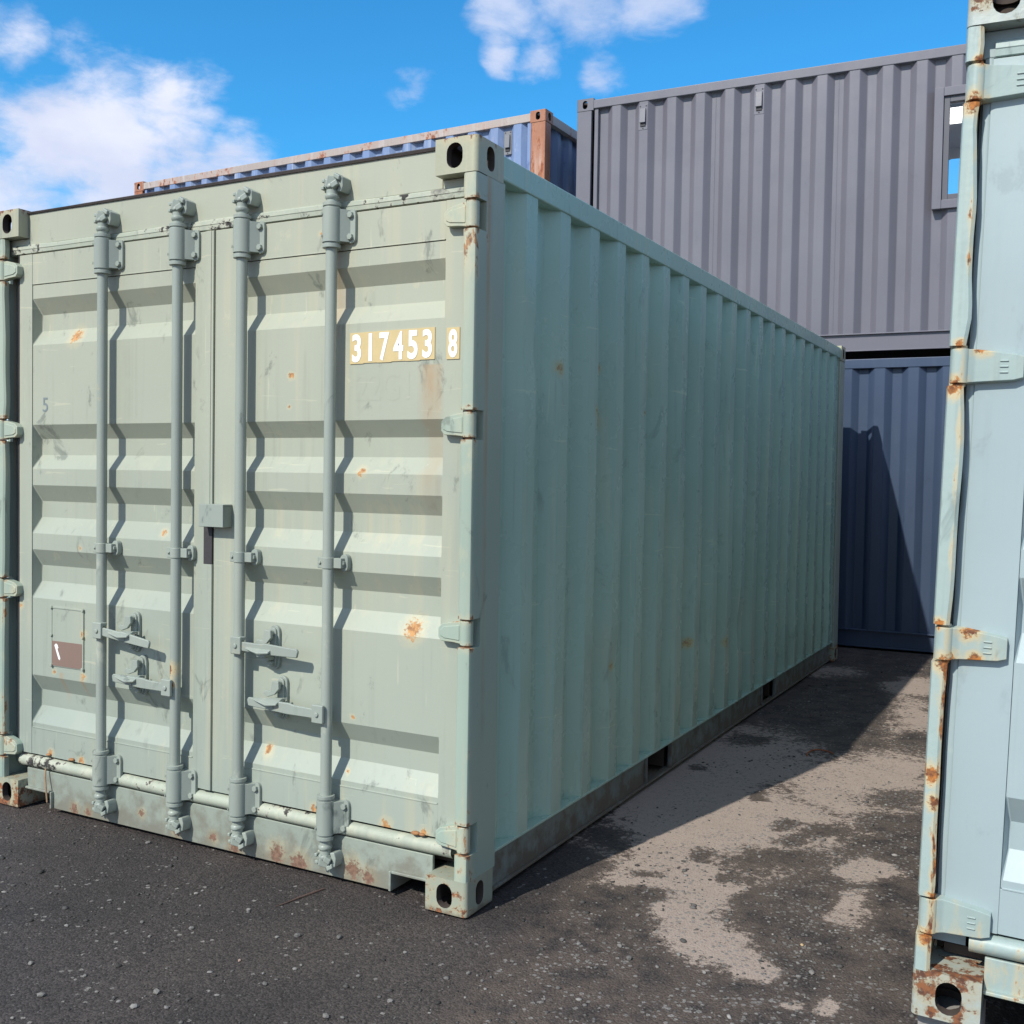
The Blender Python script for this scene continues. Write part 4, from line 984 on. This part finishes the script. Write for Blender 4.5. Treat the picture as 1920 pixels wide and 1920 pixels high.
STONES = [(-0.9, -0.56), (-0.73, -0.51), (-0.44, -0.6), (-0.32, -0.63), (-0.26, -0.53), (-0.26, -0.56), (-0.27, -0.68), (-0.07, -0.5), (0.1, -0.58), (-0.49, -0.96), (-0.55, -0.96), (-0.5, -0.87), (-0.77, -1.04), (-0.73, -1.16), (-0.65, -0.95), (-0.8, -0.62), (-1.09, -0.7), (-0.28, -0.32), (-0.45, -0.42), (-0.4, -0.38), (-0.67, -0.31), (-1.54, -0.02), (-1.46, -0.02), (-0.0, -0.74), (-0.41, -0.92), (-0.96, -0.93), (-0.76, -0.9), (-0.04, -0.3), (0.16, -0.38), (0.2, -0.32), (-0.92, -0.3), (-0.92, -0.27), (0.34, 0.03), (0.4, 0.03), (0.52, 0.08), (0.49, 0.15), (0.58, 0.01), (0.81, 0.04), (1.04, 0.1), (1.09, 0.21), (1.17, 0.09), (1.25, 0.49), (1.32, 0.42), (0.12, 0.72), (0.69, 1.1), (0.84, 0.76), (0.63, 0.88), (0.48, 3.34), (0.19, 4.15), (1.29, 0.08), (0.48, 0.33), (1.02, 0.39)]
PINK = stone_mat('loose_stone_pink', (.42, .30, .24)); OCHRE = stone_mat('loose_stone_ochre', (.50, .36, .20))
smesh = []
for k in range(6):
    r_ = np.random.default_rng(100+k); q = IV2*(1+r_.normal(0, .09, (len(IV2), 1)))*np.array([1.15, .85, .68])
    me = bpy.data.meshes.new('stone'); me.from_pydata(q.tolist(), [], IF2.tolist()); me.materials.append(STONE); me.update(); smesh.append(me)
for k, (x, y) in enumerate(STONES):
    o = bpy.data.objects.new('stone', smesh[k % 6]); COL.objects.link(o)
    s = random.choice([.005, .006, .007, .008, .010]); o.scale = (s, s, s); o.rotation_euler = (0, 0, random.uniform(0, 6.28))
    o.location = (x, y, float(height(np.array([x]), np.array([y]))[0])+s*.45)
    if k in (2, 51):
        o.data = o.data.copy(); o.data.materials[0] = PINK if k == 2 else OCHRE
    o['label'] = {2: 'pinkish beige stone lying alone on the dark asphalt before the sill', 51: 'yellowish stone among pale chips beside the pale blue container'}.get(k, 'small rounded grey stone lying loose on the asphalt'); o['category'] = 'stone'; o['group'] = 'loose stones on the asphalt'

def gz(x, y): return float(height(np.array([x]), np.array([y]))[0])
mb = MB(); tw = [(-.612, -.245), (-.600, -.20), (-.592, -.15), (-.578, -.09), (-.566, -.036)]
pts = [Vector((x, y, gz(x, y)+.003)) for x, y in tw]
for a, b, r0, r1 in zip(pts[:-1], pts[1:], (.001, .002, .0035, .004), (.002, .0035, .004, .003)): mb.tube(a, b, r0, r1, seg=7)
o = mb.build('twig', plain('brown_twig', (.10, .06, .045), .8, var=.4, scale=80), off=False); o['label'] = 'thin brown twig lying on the asphalt before the door sill'; o['category'] = 'twig'
mb = MB(); wp = [(.500, 2.74), (.490, 2.79), (.497, 2.85), (.515, 2.89), (.540, 2.905), (.570, 2.897), (.600, 2.875), (.612, 2.858)]
mb.sweep([(x, y, gz(x, y)+.006) for x, y in wp], .004, 6); o = mb.build('wire', WIREM, off=False); o['label'] = 'bent rusty orange wire lying on the dusty ground in the shade'; o['category'] = 'wire'
mb = MB(); mb.sweep([(-2.135, .030, .185), (-2.128, .022, .15), (-2.118, .018, .11), (-2.113, .018, .07), (-2.110, .018, .045)], .0035, 6)
o = mb.build('dry_stalk', WOOD, off=False); o['label'] = 'dry brown stalk hanging over the left fork pocket of the green door sill'; o['category'] = 'stalk'
